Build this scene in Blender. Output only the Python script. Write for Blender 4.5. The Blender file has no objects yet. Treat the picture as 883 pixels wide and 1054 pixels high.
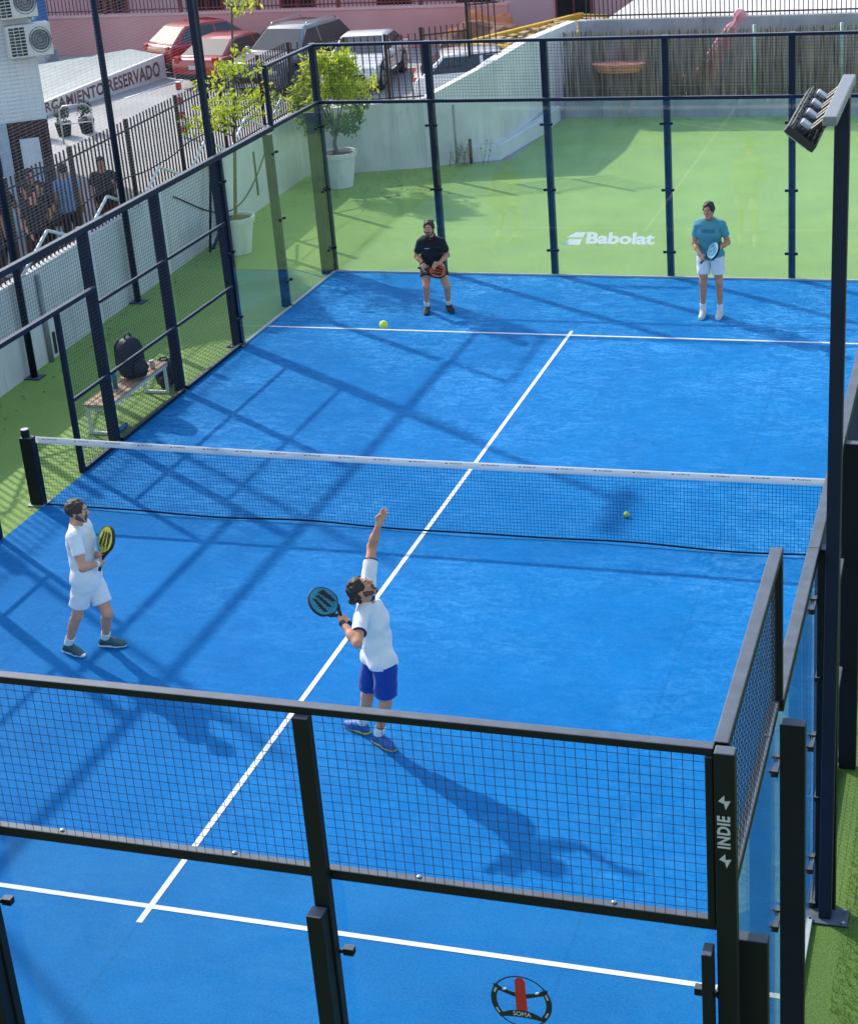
import bpy, bmesh, math, random
import numpy as np
from mathutils import Vector, Matrix, noise as mnoise
random.seed(7)
rng = np.random.default_rng(5)
PI = math.pi
scene = bpy.context.scene
COL = scene.collection
R = math.radians

# ------------------------------------------------------------------ materials
def mat(name, color, rough=0.6, metal=0.0, spec=0.5, var=0.12, scale=6.0, bump=0.0, bscale=40.0,
        sheen=0.0, coat=0.0, trans=None, color2=None, coords='Object', detail=4.0, ramp=None):
    m = bpy.data.materials.new(name); m.use_nodes = True
    nt = m.node_tree; b = nt.nodes['Principled BSDF']
    b.inputs['Roughness'].default_value = rough
    b.inputs['Metallic'].default_value = metal
    b.inputs['Specular IOR Level'].default_value = spec
    if sheen:
        b.inputs['Sheen Weight'].default_value = sheen
        b.inputs['Sheen Roughness'].default_value = 0.5
    if coat:
        b.inputs['Coat Weight'].default_value = coat
        b.inputs['Coat Roughness'].default_value = 0.08
    tc = nt.nodes.new('ShaderNodeTexCoord')
    n = nt.nodes.new('ShaderNodeTexNoise'); n.inputs['Scale'].default_value = scale; n.inputs['Detail'].default_value = detail
    nt.links.new(tc.outputs[coords], n.inputs['Vector'])
    cr = nt.nodes.new('ShaderNodeValToRGB')
    lo, hi = ramp or (0.3, 0.7)
    cr.color_ramp.elements[0].position = lo; cr.color_ramp.elements[1].position = hi
    c2 = color2 or tuple(min(1, c * (1 + var)) for c in color)
    c1 = color if color2 else tuple(c * (1 - var) for c in color)
    cr.color_ramp.elements[0].color = (*c1, 1); cr.color_ramp.elements[1].color = (*c2, 1)
    nt.links.new(n.outputs['Fac'], cr.inputs['Fac'])
    nt.links.new(cr.outputs['Color'], b.inputs['Base Color'])
    if bump:
        n2 = nt.nodes.new('ShaderNodeTexNoise'); n2.inputs['Scale'].default_value = bscale; n2.inputs['Detail'].default_value = 3
        nt.links.new(tc.outputs[coords], n2.inputs['Vector'])
        bp = nt.nodes.new('ShaderNodeBump'); bp.inputs['Strength'].default_value = bump; bp.inputs['Distance'].default_value = 0.02
        nt.links.new(n2.outputs['Fac'], bp.inputs['Height']); nt.links.new(bp.outputs['Normal'], b.inputs['Normal'])
    if trans:
        t = nt.nodes.new('ShaderNodeBsdfTranslucent'); t.inputs['Color'].default_value = (*trans[0], 1)
        mx = nt.nodes.new('ShaderNodeMixShader'); mx.inputs[0].default_value = trans[1]
        out = nt.nodes['Material Output']
        nt.links.new(b.outputs[0], mx.inputs[1]); nt.links.new(t.outputs[0], mx.inputs[2]); nt.links.new(mx.outputs[0], out.inputs[0])
    return m

def glass_mat(name, tint, ior=1.5, gloss=(1, 1, 1), dust_or_sky=0.0):
    m = bpy.data.materials.new(name); m.use_nodes = True
    nt = m.node_tree; nt.nodes.remove(nt.nodes['Principled BSDF']); out = nt.nodes['Material Output']
    t = nt.nodes.new('ShaderNodeBsdfTransparent'); t.inputs[0].default_value = (*tint, 1)
    g = nt.nodes.new('ShaderNodeBsdfGlossy'); g.inputs['Roughness'].default_value = 0.02; g.inputs[0].default_value = (*gloss, 1)
    lw = nt.nodes.new('ShaderNodeLayerWeight'); lw.inputs['Blend'].default_value = 0.5
    pw = nt.nodes.new('ShaderNodeMath'); pw.operation = 'POWER'; nt.links.new(lw.outputs['Facing'], pw.inputs[0]); pw.inputs[1].default_value = 5
    f = nt.nodes.new('ShaderNodeMath'); f.operation = 'MULTIPLY_ADD'; nt.links.new(pw.outputs[0], f.inputs[0]); f.inputs[1].default_value = 0.62; f.inputs[2].default_value = 0.04
    mx = nt.nodes.new('ShaderNodeMixShader')
    nt.links.new(f.outputs[0], mx.inputs[0]); nt.links.new(t.outputs[0], mx.inputs[1]); nt.links.new(g.outputs[0], mx.inputs[2])
    if dust_or_sky:                                          # wiped-dry smears and dust on the pane
        tc = nt.nodes.new('ShaderNodeTexCoord'); mp = nt.nodes.new('ShaderNodeMapping'); mp.inputs['Scale'].default_value = (1.2, 1.2, .5); nt.links.new(tc.outputs['Object'], mp.inputs[0])
        n = nt.nodes.new('ShaderNodeTexNoise'); n.inputs['Scale'].default_value = 2.6; n.inputs['Detail'].default_value = 8; n.inputs['Roughness'].default_value = .68; n.inputs['Distortion'].default_value = 1.2; nt.links.new(mp.outputs[0], n.inputs[0])
        r = nt.nodes.new('ShaderNodeMapRange'); r.inputs[1].default_value = .45; r.inputs[2].default_value = .78; r.inputs[3].default_value = dust_or_sky * .35; r.inputs[4].default_value = dust_or_sky * 1.6; nt.links.new(n.outputs[0], r.inputs[0])
        d = nt.nodes.new('ShaderNodeBsdfDiffuse'); d.inputs[0].default_value = (.7, .7, .68, 1); tl = nt.nodes.new('ShaderNodeBsdfTranslucent'); tl.inputs[0].default_value = (.75, .75, .72, 1)
        md = nt.nodes.new('ShaderNodeMixShader'); nt.links.new(d.outputs[0], md.inputs[1]); nt.links.new(tl.outputs[0], md.inputs[2])
        m2 = nt.nodes.new('ShaderNodeMixShader'); nt.links.new(r.outputs[0], m2.inputs[0]); nt.links.new(mx.outputs[0], m2.inputs[1]); nt.links.new(md.outputs[0], m2.inputs[2]); mx = m2
    nt.links.new(mx.outputs[0], out.inputs[0])
    return m

M = {}
def frame_mat(name, col, dust_or_sky):
    m = mat(name, col, rough=0.55, spec=0.3, var=0.2, scale=3)
    nt = m.node_tree; b = nt.nodes['Principled BSDF']; L = nt.links.new      # pale sky reflection put into the colour of faces that look up
    src = b.inputs['Base Color'].links[0].from_socket
    ge = nt.nodes.new('ShaderNodeNewGeometry'); sx = nt.nodes.new('ShaderNodeSeparateXYZ'); L(ge.outputs['True Normal'], sx.inputs[0])
    mr = nt.nodes.new('ShaderNodeMapRange'); mr.inputs[1].default_value = .75; mr.inputs[2].default_value = .98; L(sx.outputs['Z'], mr.inputs[0])
    tc = nt.nodes.new('ShaderNodeTexCoord'); n = nt.nodes.new('ShaderNodeTexNoise'); n.inputs['Scale'].default_value = 9; n.inputs['Detail'].default_value = 6; L(tc.outputs['Object'], n.inputs[0])
    m2 = nt.nodes.new('ShaderNodeMapRange'); m2.inputs[1].default_value = .2; m2.inputs[2].default_value = .7; m2.inputs[3].default_value = .6; L(n.outputs[0], m2.inputs[0])
    mu = nt.nodes.new('ShaderNodeMath'); mu.operation = 'MULTIPLY'; L(mr.outputs[0], mu.inputs[0]); L(m2.outputs[0], mu.inputs[1])
    x = nt.nodes.new('ShaderNodeMix'); x.data_type = 'RGBA'; L(mu.outputs[0], x.inputs[0]); L(src, x.inputs[6]); x.inputs[7].default_value = (*dust_or_sky, 1); L(x.outputs[2], b.inputs['Base Color'])
    return m
M['frame'] = frame_mat('dark_navy_powder_coat', (0.003, 0.009, 0.029), (.10, .125, .165))
M['frame_black'] = frame_mat('black_powder_coat', (0.002, 0.0035, 0.007), (.10, .12, .155))
M['wire'] = mat('dark_mesh_wire', (0.014, 0.024, 0.05), rough=0.5, spec=0.4, var=0.1)
M['galv'] = mat('galvanised_wire', (0.33, 0.34, 0.36), rough=0.5, metal=0.3, var=0.1)
M['steel'] = mat('bolt_steel', (0.45, 0.46, 0.48), rough=0.35, metal=0.8, var=0.1)
M['glass'] = glass_mat('court_glass', (0.93, 0.965, 0.955), dust_or_sky=.020)
M['glass_near'] = glass_mat('court_glass_clean', (0.94, 0.97, 0.965), dust_or_sky=.006)
M['glass_edge'] = mat('glass_sill', (0.42, 0.45, 0.47), rough=0.4, var=0.1)
M['white_line'] = mat('white_line_fibre', (0.74, 0.75, 0.78), rough=0.8, var=0.08, scale=14, bump=0.2, bscale=120)
M['white_paint'] = mat('white_paint', (0.72, 0.73, 0.74), rough=0.55, var=0.06, scale=2)
def streaked(name, c0, c1, stain, sc=1.4, amount=.55):
    m = mat(name, c0, color2=c1, rough=.88, scale=sc, bump=.15, bscale=30, detail=9); nt = m.node_tree; b = nt.nodes['Principled BSDF']; L = nt.links.new
    src = b.inputs['Base Color'].links[0].from_socket; tc = nt.nodes.new('ShaderNodeTexCoord')
    mp = nt.nodes.new('ShaderNodeMapping'); mp.inputs['Scale'].default_value = (4.5, 4.5, .35); L(tc.outputs['Object'], mp.inputs[0])
    n = nt.nodes.new('ShaderNodeTexNoise'); n.inputs['Scale'].default_value = 1.6; n.inputs['Detail'].default_value = 8; n.inputs['Roughness'].default_value = .65; L(mp.outputs[0], n.inputs[0])
    n2 = nt.nodes.new('ShaderNodeTexNoise'); n2.inputs['Scale'].default_value = .8; n2.inputs['Detail'].default_value = 6; L(tc.outputs['Object'], n2.inputs[0])
    r = nt.nodes.new('ShaderNodeMapRange'); r.inputs[1].default_value = .50; r.inputs[2].default_value = .74; r.inputs[4].default_value = amount; L(n.outputs[0], r.inputs[0])
    r2 = nt.nodes.new('ShaderNodeMapRange'); r2.inputs[1].default_value = .40; r2.inputs[2].default_value = .62; L(n2.outputs[0], r2.inputs[0])
    mu = nt.nodes.new('ShaderNodeMath'); mu.operation = 'MULTIPLY'; L(r.outputs[0], mu.inputs[0]); L(r2.outputs[0], mu.inputs[1])
    x = nt.nodes.new('ShaderNodeMix'); x.data_type = 'RGBA'; L(mu.outputs[0], x.inputs[0]); L(src, x.inputs[6]); x.inputs[7].default_value = (*stain, 1); L(x.outputs[2], b.inputs['Base Color'])
    return m
M['wall_white'] = streaked('white_rendered_wall', (0.60, 0.61, 0.625), (0.74, 0.745, 0.75), (.34, .33, .31))
M['wall_grey'] = streaked('grey_concrete', (0.26, 0.26, 0.27), (0.44, 0.44, 0.45), (.12, .11, .10), 1.3, .8)
M['wall_pink'] = mat('pink_rendered_wall', (0.66, 0.30, 0.285), color2=(0.73, 0.36, 0.34), rough=0.9, scale=0.7, bump=0.1, detail=8)
M['pink_pale'] = mat('pale_pink_facade', (0.68, 0.38, 0.37), color2=(0.75, 0.45, 0.44), rough=0.9, scale=0.5, detail=8)
M['bar_brown'] = mat('brown_iron_bar', (0.050, 0.026, 0.022), rough=0.6, var=0.35, scale=5)
M['bar_red'] = mat('red_iron_bar', (0.20, 0.040, 0.035), rough=0.6, var=0.2, scale=5)
M['black'] = mat('matt_black', (0.012, 0.012, 0.013), rough=0.55, var=0.2)
M['rubber'] = mat('black_rubber', (0.018, 0.018, 0.019), rough=0.8, var=0.15)
M['dark_glass'] = mat('dark_window_glass', (0.02, 0.03, 0.035), rough=0.06, spec=0.8, var=0.2, scale=2)
M['alloy'] = mat('alloy_rim', (0.42, 0.43, 0.45), rough=0.35, metal=0.7, var=0.1)
M['red_lamp'] = mat('red_lamp', (0.45, 0.015, 0.015), rough=0.2, spec=0.6)
M['clear_lamp'] = mat('clear_lamp', (0.65, 0.67, 0.7), rough=0.15, spec=0.7)
M['soil'] = mat('potting_soil', (0.07, 0.045, 0.03), rough=1, var=0.4, scale=30)
M['bark'] = mat('grey_bark', (0.13, 0.10, 0.075), rough=0.9, var=0.3, scale=18, bump=0.5)
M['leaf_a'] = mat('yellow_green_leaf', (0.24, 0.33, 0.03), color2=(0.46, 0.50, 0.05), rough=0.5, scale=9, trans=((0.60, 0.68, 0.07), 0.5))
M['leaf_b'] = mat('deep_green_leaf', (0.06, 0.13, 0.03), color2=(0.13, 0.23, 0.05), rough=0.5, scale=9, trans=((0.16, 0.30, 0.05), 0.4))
M['wood'] = mat('bench_slat_wood', (0.36, 0.235, 0.13), color2=(0.48, 0.34, 0.21), rough=0.6, scale=9, bump=0.15)
def reed_mat():
    m = mat('grey_brown_reed', (0.07, 0.055, 0.045), color2=(0.42, 0.345, 0.28), rough=.9, scale=1.0, detail=9, ramp=(.32, .68)); nt = m.node_tree
    n = [q for q in nt.nodes if q.type == 'TEX_NOISE'][0]; tc = [q for q in nt.nodes if q.type == 'TEX_COORD'][0]
    mp = nt.nodes.new('ShaderNodeMapping'); mp.inputs['Scale'].default_value = (22, 22, 1.1); nt.links.new(tc.outputs['Object'], mp.inputs[0]); nt.links.new(mp.outputs[0], n.inputs[0]); return m
M['reed'] = reed_mat()
M['pot'] = streaked('white_plastic_pot', (.66, .67, .66), (.74, .74, .73), (.33, .30, .24), 3, .7)
M['terracotta'] = mat('terracotta', (0.60, 0.27, 0.19), rough=0.8, var=0.2, scale=7)
M['green_metal'] = mat('pale_green_metal', (0.30, 0.40, 0.35), rough=0.5, var=0.15)
M['yellow'] = mat('yellow_painted_steel', (0.60, 0.34, 0.03), color2=(0.70, 0.44, 0.05), rough=0.5, scale=3, bump=0.15)
M['rust'] = mat('rusty_brown', (0.16, 0.075, 0.05), color2=(0.27, 0.14, 0.09), rough=0.85, scale=4, detail=8)
M['orange'] = mat('orange_tarp', (0.62, 0.20, 0.08), rough=0.6, var=0.2, scale=4)
M['blue_panel'] = mat('blue_panel', (0.03, 0.17, 0.42), rough=0.5, var=0.12)
M['roof_sheet'] = mat('grey_green_roof_sheet', (0.22, 0.265, 0.265), color2=(0.28, 0.32, 0.32), rough=0.6, scale=1.5)
M['sign_white'] = mat('sign_board', (0.66, 0.63, 0.60), rough=0.6, var=0.06, scale=3)
M['sign_text'] = mat('sign_lettering', (0.16, 0.05, 0.045), rough=0.6, var=0.2, scale=8)
M['text_white'] = mat('white_vinyl', (0.84, 0.85, 0.86), rough=0.5, var=0.03, trans=((.92, .93, .94), .5))
M['door_brown'] = mat('dark_brown_joinery', (0.045, 0.016, 0.016), rough=0.5, var=0.2)
M['paper'] = mat('paper_notice', (0.66, 0.67, 0.72), rough=0.7, var=0.06)
M['paper_blue'] = mat('blue_notice', (0.35, 0.47, 0.66), rough=0.7, var=0.1)
M['red'] = mat('red_decal', (0.42, 0.02, 0.02), rough=0.5, var=0.1)
M['ball'] = mat('yellow_felt', (0.62, 0.75, 0.07), rough=0.9, var=0.08, scale=60, bump=0.4, bscale=300)
M['net_cord'] = mat('net_cord', (0.004, 0.012, 0.035), rough=0.9, spec=.1)
M['tape'] = mat('net_tape_white', (0.76, 0.77, 0.78), rough=0.7, var=0.06, scale=4, trans=((.8, .81, .82), .4))
M['pink_cloth'] = mat('pink_parasol_cloth', (0.66, 0.24, 0.30), color2=(0.76, 0.36, 0.41), rough=0.8, scale=5)
M['lamp_face'] = mat('floodlight_lens', (0.55, 0.57, 0.6), rough=0.25, spec=0.6)
M['driver_white'] = mat('white_driver_box', (0.42, 0.43, 0.44), rough=0.4, var=0.05)

# --- blue court turf with drifts of silica sand
def court_material():
    m = bpy.data.materials.new('blue_court_turf'); m.use_nodes = True
    nt = m.node_tree; b = nt.nodes['Principled BSDF']; L = nt.links.new
    tc = nt.nodes.new('ShaderNodeTexCoord')
    def noise(scale, det=6, dist=0.0, rough=0.55, vec=None):
        n = nt.nodes.new('ShaderNodeTexNoise'); n.inputs['Scale'].default_value = scale; n.inputs['Detail'].default_value = det
        n.inputs['Distortion'].default_value = dist; n.inputs['Roughness'].default_value = rough
        L(vec or tc.outputs['Object'], n.inputs['Vector']); return n.outputs['Fac']
    def ramp(f, a, bb, c0=(0, 0, 0), c1=(1, 1, 1)):
        r = nt.nodes.new('ShaderNodeValToRGB'); r.color_ramp.elements[0].position = a; r.color_ramp.elements[1].position = bb
        r.color_ramp.elements[0].color = (*c0, 1); r.color_ramp.elements[1].color = (*c1, 1); L(f, r.inputs[0]); return r.outputs[0]
    def mix(f, a, bb, mode='MIX'):
        x = nt.nodes.new('ShaderNodeMix'); x.data_type = 'RGBA'; x.blend_type = mode
        if isinstance(f, float): x.inputs[0].default_value = f
        else: L(f, x.inputs[0])
        for i, v in ((6, a), (7, bb)):
            if isinstance(v, tuple): x.inputs[i].default_value = (*v, 1)
            else: L(v, x.inputs[i])
        return x.outputs[2]
    def math_(op, a, bb):
        x = nt.nodes.new('ShaderNodeMath'); x.operation = op
        for i, v in ((0, a), (1, bb)):
            if isinstance(v, float): x.inputs[i].default_value = v
            else: L(v, x.inputs[i])
        return x.outputs[0]
    base = ramp(noise(1.3, 5), 0.3, 0.7, (0.0, 0.128, 0.385), (0.0, 0.155, 0.445))
    fine = ramp(noise(55, 3), 0.25, 0.75, (0.72, 0.72, 0.72), (1.22, 1.22, 1.22))
    base = mix(1.0, base, fine, 'MULTIPLY')
    # sand: broad drifts broken into streaks and flecks, more of it in the far half where play pushes it
    sep = nt.nodes.new('ShaderNodeSeparateXYZ'); L(tc.outputs['Object'], sep.inputs[0])
    mr = nt.nodes.new('ShaderNodeMapRange'); L(sep.outputs['Y'], mr.inputs[0])
    mr.inputs[1].default_value = -9; mr.inputs[2].default_value = 9; mr.inputs[3].default_value = 0.05; mr.inputs[4].default_value = 1.9
    broad = ramp(noise(0.42, 4, 0.8), 0.40, 0.68)
    mp = nt.nodes.new('ShaderNodeMapping'); mp.inputs['Scale'].default_value = (1.0, 2.2, 1); mp.inputs['Rotation'].default_value = (0, 0, 0.5)
    L(tc.outputs['Object'], mp.inputs[0])
    streak = ramp(noise(3.2, 9, 1.2, 0.68, mp.outputs[0]), 0.44, 0.74)
    fleck = ramp(noise(17, 6, 0.4, 0.7), 0.46, 0.78)
    s = math_('MULTIPLY', math_('ADD', math_('MULTIPLY', broad, 0.75), 0.25), math_('ADD', math_('MULTIPLY', streak, 0.60), math_('MULTIPLY', fleck, 0.5)))
    s = math_('MULTIPLY', s, mr.outputs[0])
    s2 = math_('MULTIPLY', s, 0.78)
    col = mix(s2, base, (0.10, 0.42, 0.80))
    ab = nt.nodes.new('ShaderNodeMath'); ab.operation = 'PINGPONG'; ab.inputs[1].default_value = 1.67; L(math_('ADD', sep.outputs['X'], 10.02), ab.inputs[0])
    se = nt.nodes.new('ShaderNodeMapRange'); se.inputs[1].default_value = .006; se.inputs[2].default_value = .020; se.inputs[3].default_value = .90; se.inputs[4].default_value = 1.0; L(ab.outputs[0], se.inputs[0])
    comb = nt.nodes.new('ShaderNodeCombineColor'); [L(se.outputs[0], comb.inputs[q]) for q in range(3)]
    col = mix(1.0, col, comb.outputs[0], 'MULTIPLY')
    scuff = ramp(noise(7.5, 8, 2.2, .7), 0.60, 0.72)
    col = mix(math_('MULTIPLY', scuff, .16), col, (.004, .07, .22))
    L(col, b.inputs['Base Color'])
    b.inputs['Roughness'].default_value = 0.62; b.inputs['Specular IOR Level'].default_value = 0.04
    b.inputs['Sheen Weight'].default_value = 0.28; b.inputs['Sheen Roughness'].default_value = 0.35
    b.inputs['Sheen Tint'].default_value = (0.05, 0.55, 1.0, 1)
    bp = nt.nodes.new('ShaderNodeBump'); bp.inputs['Strength'].default_value = 0.35; bp.inputs['Distance'].default_value = 0.01
    L(noise(140, 3), bp.inputs['Height']); L(bp.outputs[0], b.inputs['Normal'])
    return m
M['court'] = court_material()

def turf_material(name, c0, c1, sheen):
    m = bpy.data.materials.new(name); m.use_nodes = True
    nt = m.node_tree; b = nt.nodes['Principled BSDF']; L = nt.links.new
    tc = nt.nodes.new('ShaderNodeTexCoord')
    n = nt.nodes.new('ShaderNodeTexNoise'); n.inputs['Scale'].default_value = 0.9; n.inputs['Detail'].default_value = 7; L(tc.outputs['Object'], n.inputs[0])
    r = nt.nodes.new('ShaderNodeValToRGB'); r.color_ramp.elements[0].position = .3; r.color_ramp.elements[1].position = .7
    r.color_ramp.elements[0].color = (*c0, 1); r.color_ramp.elements[1].color = (*c1, 1); L(n.outputs[0], r.inputs[0])
    n2 = nt.nodes.new('ShaderNodeTexNoise'); n2.inputs['Scale'].default_value = 70; n2.inputs['Detail'].default_value = 4; L(tc.outputs['Object'], n2.inputs[0])
    r2 = nt.nodes.new('ShaderNodeValToRGB'); r2.color_ramp.elements[0].position = .25; r2.color_ramp.elements[1].position = .75
    r2.color_ramp.elements[0].color = (.6, .6, .6, 1); r2.color_ramp.elements[1].color = (1.35, 1.35, 1.3, 1); L(n2.outputs[0], r2.inputs[0])
    x = nt.nodes.new('ShaderNodeMix'); x.data_type = 'RGBA'; x.blend_type = 'MULTIPLY'; x.inputs[0].default_value = 1
    L(r.outputs[0], x.inputs[6]); L(r2.outputs[0], x.inputs[7]); L(x.outputs[2], b.inputs['Base Color'])
    b.inputs['Roughness'].default_value = .7; b.inputs['Specular IOR Level'].default_value = .3
    b.inputs['Sheen Weight'].default_value = sheen; b.inputs['Sheen Tint'].default_value = (.78, 1, .36, 1)
    bp = nt.nodes.new('ShaderNodeBump'); bp.inputs['Strength'].default_value = .5; bp.inputs['Distance'].default_value = .02
    L(n2.outputs[0], bp.inputs['Height']); L(bp.outputs[0], b.inputs['Normal'])
    return m
M['turf'] = turf_material('green_artificial_turf', (.094, .215, .028), (.165, .30, .048), .6)
M['turf_dark'] = turf_material('darkened_turf', (.058, .125, .014), (.105, .19, .026), .15)
M['asphalt'] = mat('pale_worn_asphalt', (0.30, 0.295, 0.285), color2=(0.42, 0.41, 0.40), rough=0.9, scale=0.5, bump=0.3, bscale=60, detail=9)

# ------------------------------------------------------------------ mesh builder
def root_loc(o):
    while o.parent is not None: o = o.parent
    return o.location.copy()

class MB:
    def __init__(self): self.v = []; self.f = []; self.m = []
    def add(self, vs, fs, mi=0):
        o = len(self.v); self.v += [tuple(p) for p in vs]; self.f += [tuple(i + o for i in f) for f in fs]; self.m += [mi] * len(fs); return self
    def box(self, lo, hi, mi=0, rot=None, pivot=None):
        x0, y0, z0 = lo; x1, y1, z1 = hi
        vs = [Vector(p) for p in ((x0, y0, z0), (x1, y0, z0), (x1, y1, z0), (x0, y1, z0), (x0, y0, z1), (x1, y0, z1), (x1, y1, z1), (x0, y1, z1))]
        if rot is not None:
            c = Vector(pivot) if pivot is not None else sum(vs, Vector()) / 8
            vs = [rot @ (p - c) + c for p in vs]
        return self.add(vs, [(0, 3, 2, 1), (4, 5, 6, 7), (0, 1, 5, 4), (1, 2, 6, 5), (2, 3, 7, 6), (3, 0, 4, 7)], mi)
    def cbox(self, c, s, mi=0, rot=None):
        return self.box([c[i] - s[i] / 2 for i in range(3)], [c[i] + s[i] / 2 for i in range(3)], mi, rot)
    def tube(self, pts, rad, n=8, mi=0, caps=True):
        pts = [Vector(p) for p in pts]
        rr = list(rad) if hasattr(rad, '__len__') else [rad] * len(pts)
        rings = []; up = None
        for i, p in enumerate(pts):
            d = (pts[min(i + 1, len(pts) - 1)] - pts[max(i - 1, 0)]).normalized()
            if up is None: up = d.orthogonal().normalized()
            else:
                up = up - d * up.dot(d); up = up.normalized() if up.length > 1e-6 else d.orthogonal().normalized()
            s = d.cross(up)
            rings.append([p + (up * math.cos(2 * PI * k / n + PI / n) + s * math.sin(2 * PI * k / n + PI / n)) * rr[i] for k in range(n)])
        vs = [p for r_ in rings for p in r_]
        fs = [(i * n + k, i * n + (k + 1) % n, (i + 1) * n + (k + 1) % n, (i + 1) * n + k) for i in range(len(pts) - 1) for k in range(n)]
        if caps: fs += [tuple(range(n - 1, -1, -1)), tuple((len(pts) - 1) * n + k for k in range(n))]
        return self.add(vs, fs, mi)
    def wire(self, a, b, r, mi=0): return self.tube([a, b], r, 4, mi, caps=False)
    def sphere(self, c, r, mi=0, nu=12, nv=8):
        c = Vector(c); rx, ry, rz = r if hasattr(r, '__len__') else (r, r, r)
        vs = [c + Vector((0, 0, rz))]
        for i in range(1, nv):
            t = PI * i / nv
            vs += [c + Vector((rx * math.sin(t) * math.cos(2 * PI * k / nu), ry * math.sin(t) * math.sin(2 * PI * k / nu), rz * math.cos(t))) for k in range(nu)]
        vs.append(c - Vector((0, 0, rz)))
        fs = [(0, 1 + k, 1 + (k + 1) % nu) for k in range(nu)]
        for i in range(nv - 2):
            fs += [(1 + i * nu + k, 1 + (i + 1) * nu + k, 1 + (i + 1) * nu + (k + 1) % nu, 1 + i * nu + (k + 1) % nu) for k in range(nu)]
        e = len(vs) - 1; b0 = 1 + (nv - 2) * nu
        fs += [(e, b0 + (k + 1) % nu, b0 + k) for k in range(nu)]
        return self.add(vs, fs, mi)
    def prism(self, poly, h0, h1, axis='y', mi=0):
        """extrude a 2D polygon; axis y: poly is (x,z)"""
        n = len(poly)
        def P(p, h): return (p[0], h, p[1]) if axis == 'y' else ((h, p[0], p[1]) if axis == 'x' else (p[0], p[1], h))
        vs = [P(p, h0) for p in poly] + [P(p, h1) for p in poly]
        fs = [tuple(range(n)), tuple(range(2 * n - 1, n - 1, -1))] + [(i, i + n, (i + 1) % n + n, (i + 1) % n) for i in range(n)]
        return self.add(vs, fs, mi)
    def lathe(self, prof, c, n=24, mi=0):
        vs = [(c[0] + r * math.cos(2 * PI * k / n), c[1] + r * math.sin(2 * PI * k / n), c[2] + z) for r, z in prof for k in range(n)]
        fs = [(i * n + k, i * n + (k + 1) % n, (i + 1) * n + (k + 1) % n, (i + 1) * n + k) for i in range(len(prof) - 1) for k in range(n)]
        return self.add(vs, fs, mi)
    def build(self, name, mats, parent=None, smooth=False, bevel=0.0, world=True, bseg=2, kind=None, fix=True):
        me = bpy.data.meshes.new(name)
        vs = self.v
        if parent is not None and world:
            o = root_loc(parent); vs = [(p[0] - o.x, p[1] - o.y, p[2] - o.z) for p in vs]
        me.from_pydata([tuple(p) for p in vs], [], self.f)
        mats = mats if isinstance(mats, (list, tuple)) else [mats]
        for m in mats: me.materials.append(m)
        if len(mats) > 1: me.polygons.foreach_set('material_index', self.m)
        if fix:
            bm = bmesh.new(); bm.from_mesh(me); bmesh.ops.recalc_face_normals(bm, faces=bm.faces); bm.to_mesh(me); bm.free()
        if smooth: me.polygons.foreach_set('use_smooth', [True] * len(me.polygons))
        ob = bpy.data.objects.new(name, me); COL.objects.link(ob)
        if parent is not None: ob.parent = parent
        if bevel:
            md = ob.modifiers.new('bevel', 'BEVEL'); md.width = bevel; md.segments = bseg; md.limit_method = 'ANGLE'; md.angle_limit = R(40)
        if kind: ob['kind'] = kind
        return ob

def thing(name, label, cat, loc=(0, 0, 0), rz=0.0, group=None):
    o = bpy.data.objects.new(name, None); COL.objects.link(o); o.location = loc; o.rotation_euler = (0, 0, rz)
    o['label'] = label; o['category'] = cat
    if group: o['group'] = group
    o.empty_display_size = 0.2
    return o
def tag(o, label, cat, group=None):
    o['label'] = label; o['category'] = cat
    if group: o['group'] = group
    return o
def copy_tree(o, parent=None):
    c = o.copy(); COL.objects.link(c)
    if parent is not None: c.parent = parent
    for ch in list(o.children): copy_tree(ch, c)
    return c

def text_mesh(body, size=1.0, bold=0.0, spacing=1.0):
    """mesh data of a word in the built-in font: list of verts (x,y), faces"""
    cu = bpy.data.curves.new('word', 'FONT'); cu.body = body; cu.size = size; cu.offset = bold; cu.space_character = spacing
    cu.resolution_u = 3; cu.fill_mode = 'FRONT'
    ob = bpy.data.objects.new('word', cu); COL.objects.link(ob)
    dg = bpy.context.evaluated_depsgraph_get(); dg.update()
    me = ob.evaluated_get(dg).to_mesh()
    vs = [(v.co.x, v.co.y) for v in me.vertices]; fs = [tuple(p.vertices) for p in me.polygons]
    ob.evaluated_get(dg).to_mesh_clear()
    bpy.data.objects.remove(ob); bpy.data.curves.remove(cu)
    return vs, fs
# ------------------------------------------------------------------ ground, court, turf
def sheet(name, poly, z, m, label=None):
    b = MB(); b.add([(x, y, z) for x, y in poly], [tuple(range(len(poly)))])
    return b.build(name, m, kind='structure')
sheet('ground', [(-400, -400), (400, -400), (400, 400), (-400, 400)], -0.012, M['asphalt'])
sheet('dark_turf', [(5.02, -10.02), (-30, -10.02), (-30, -45), (40, -45), (40, 10.0), (5.02, 10.0)], -0.0035, M['turf_dark'])  # darker turf copy; unseen part outside the near end added to dim glass reflections
sheet('turf', [(-7.1, -10.02), (14, -10.02), (14, 23.6), (-4.0, 23.6), (-4.2, 18.6), (-8.5, 17.2)], -0.006, M['turf'])
def grid_sheet(name, x0, x1, y0, y1, z, m, n=40):
    b = MB(); nx = ny = n
    vs = [(x0 + (x1 - x0) * i / nx, y0 + (y1 - y0) * j / ny, z) for j in range(ny + 1) for i in range(nx + 1)]
    fs = [(j * (nx + 1) + i, j * (nx + 1) + i + 1, (j + 1) * (nx + 1) + i + 1, (j + 1) * (nx + 1) + i) for j in range(ny) for i in range(nx)]
    b.add(vs, fs); return b.build(name, m, kind='structure', fix=False)
grid_sheet('court_floor', -5.0, 5.0, -10.0, 10.0, 0.0, M['court'])
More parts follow.
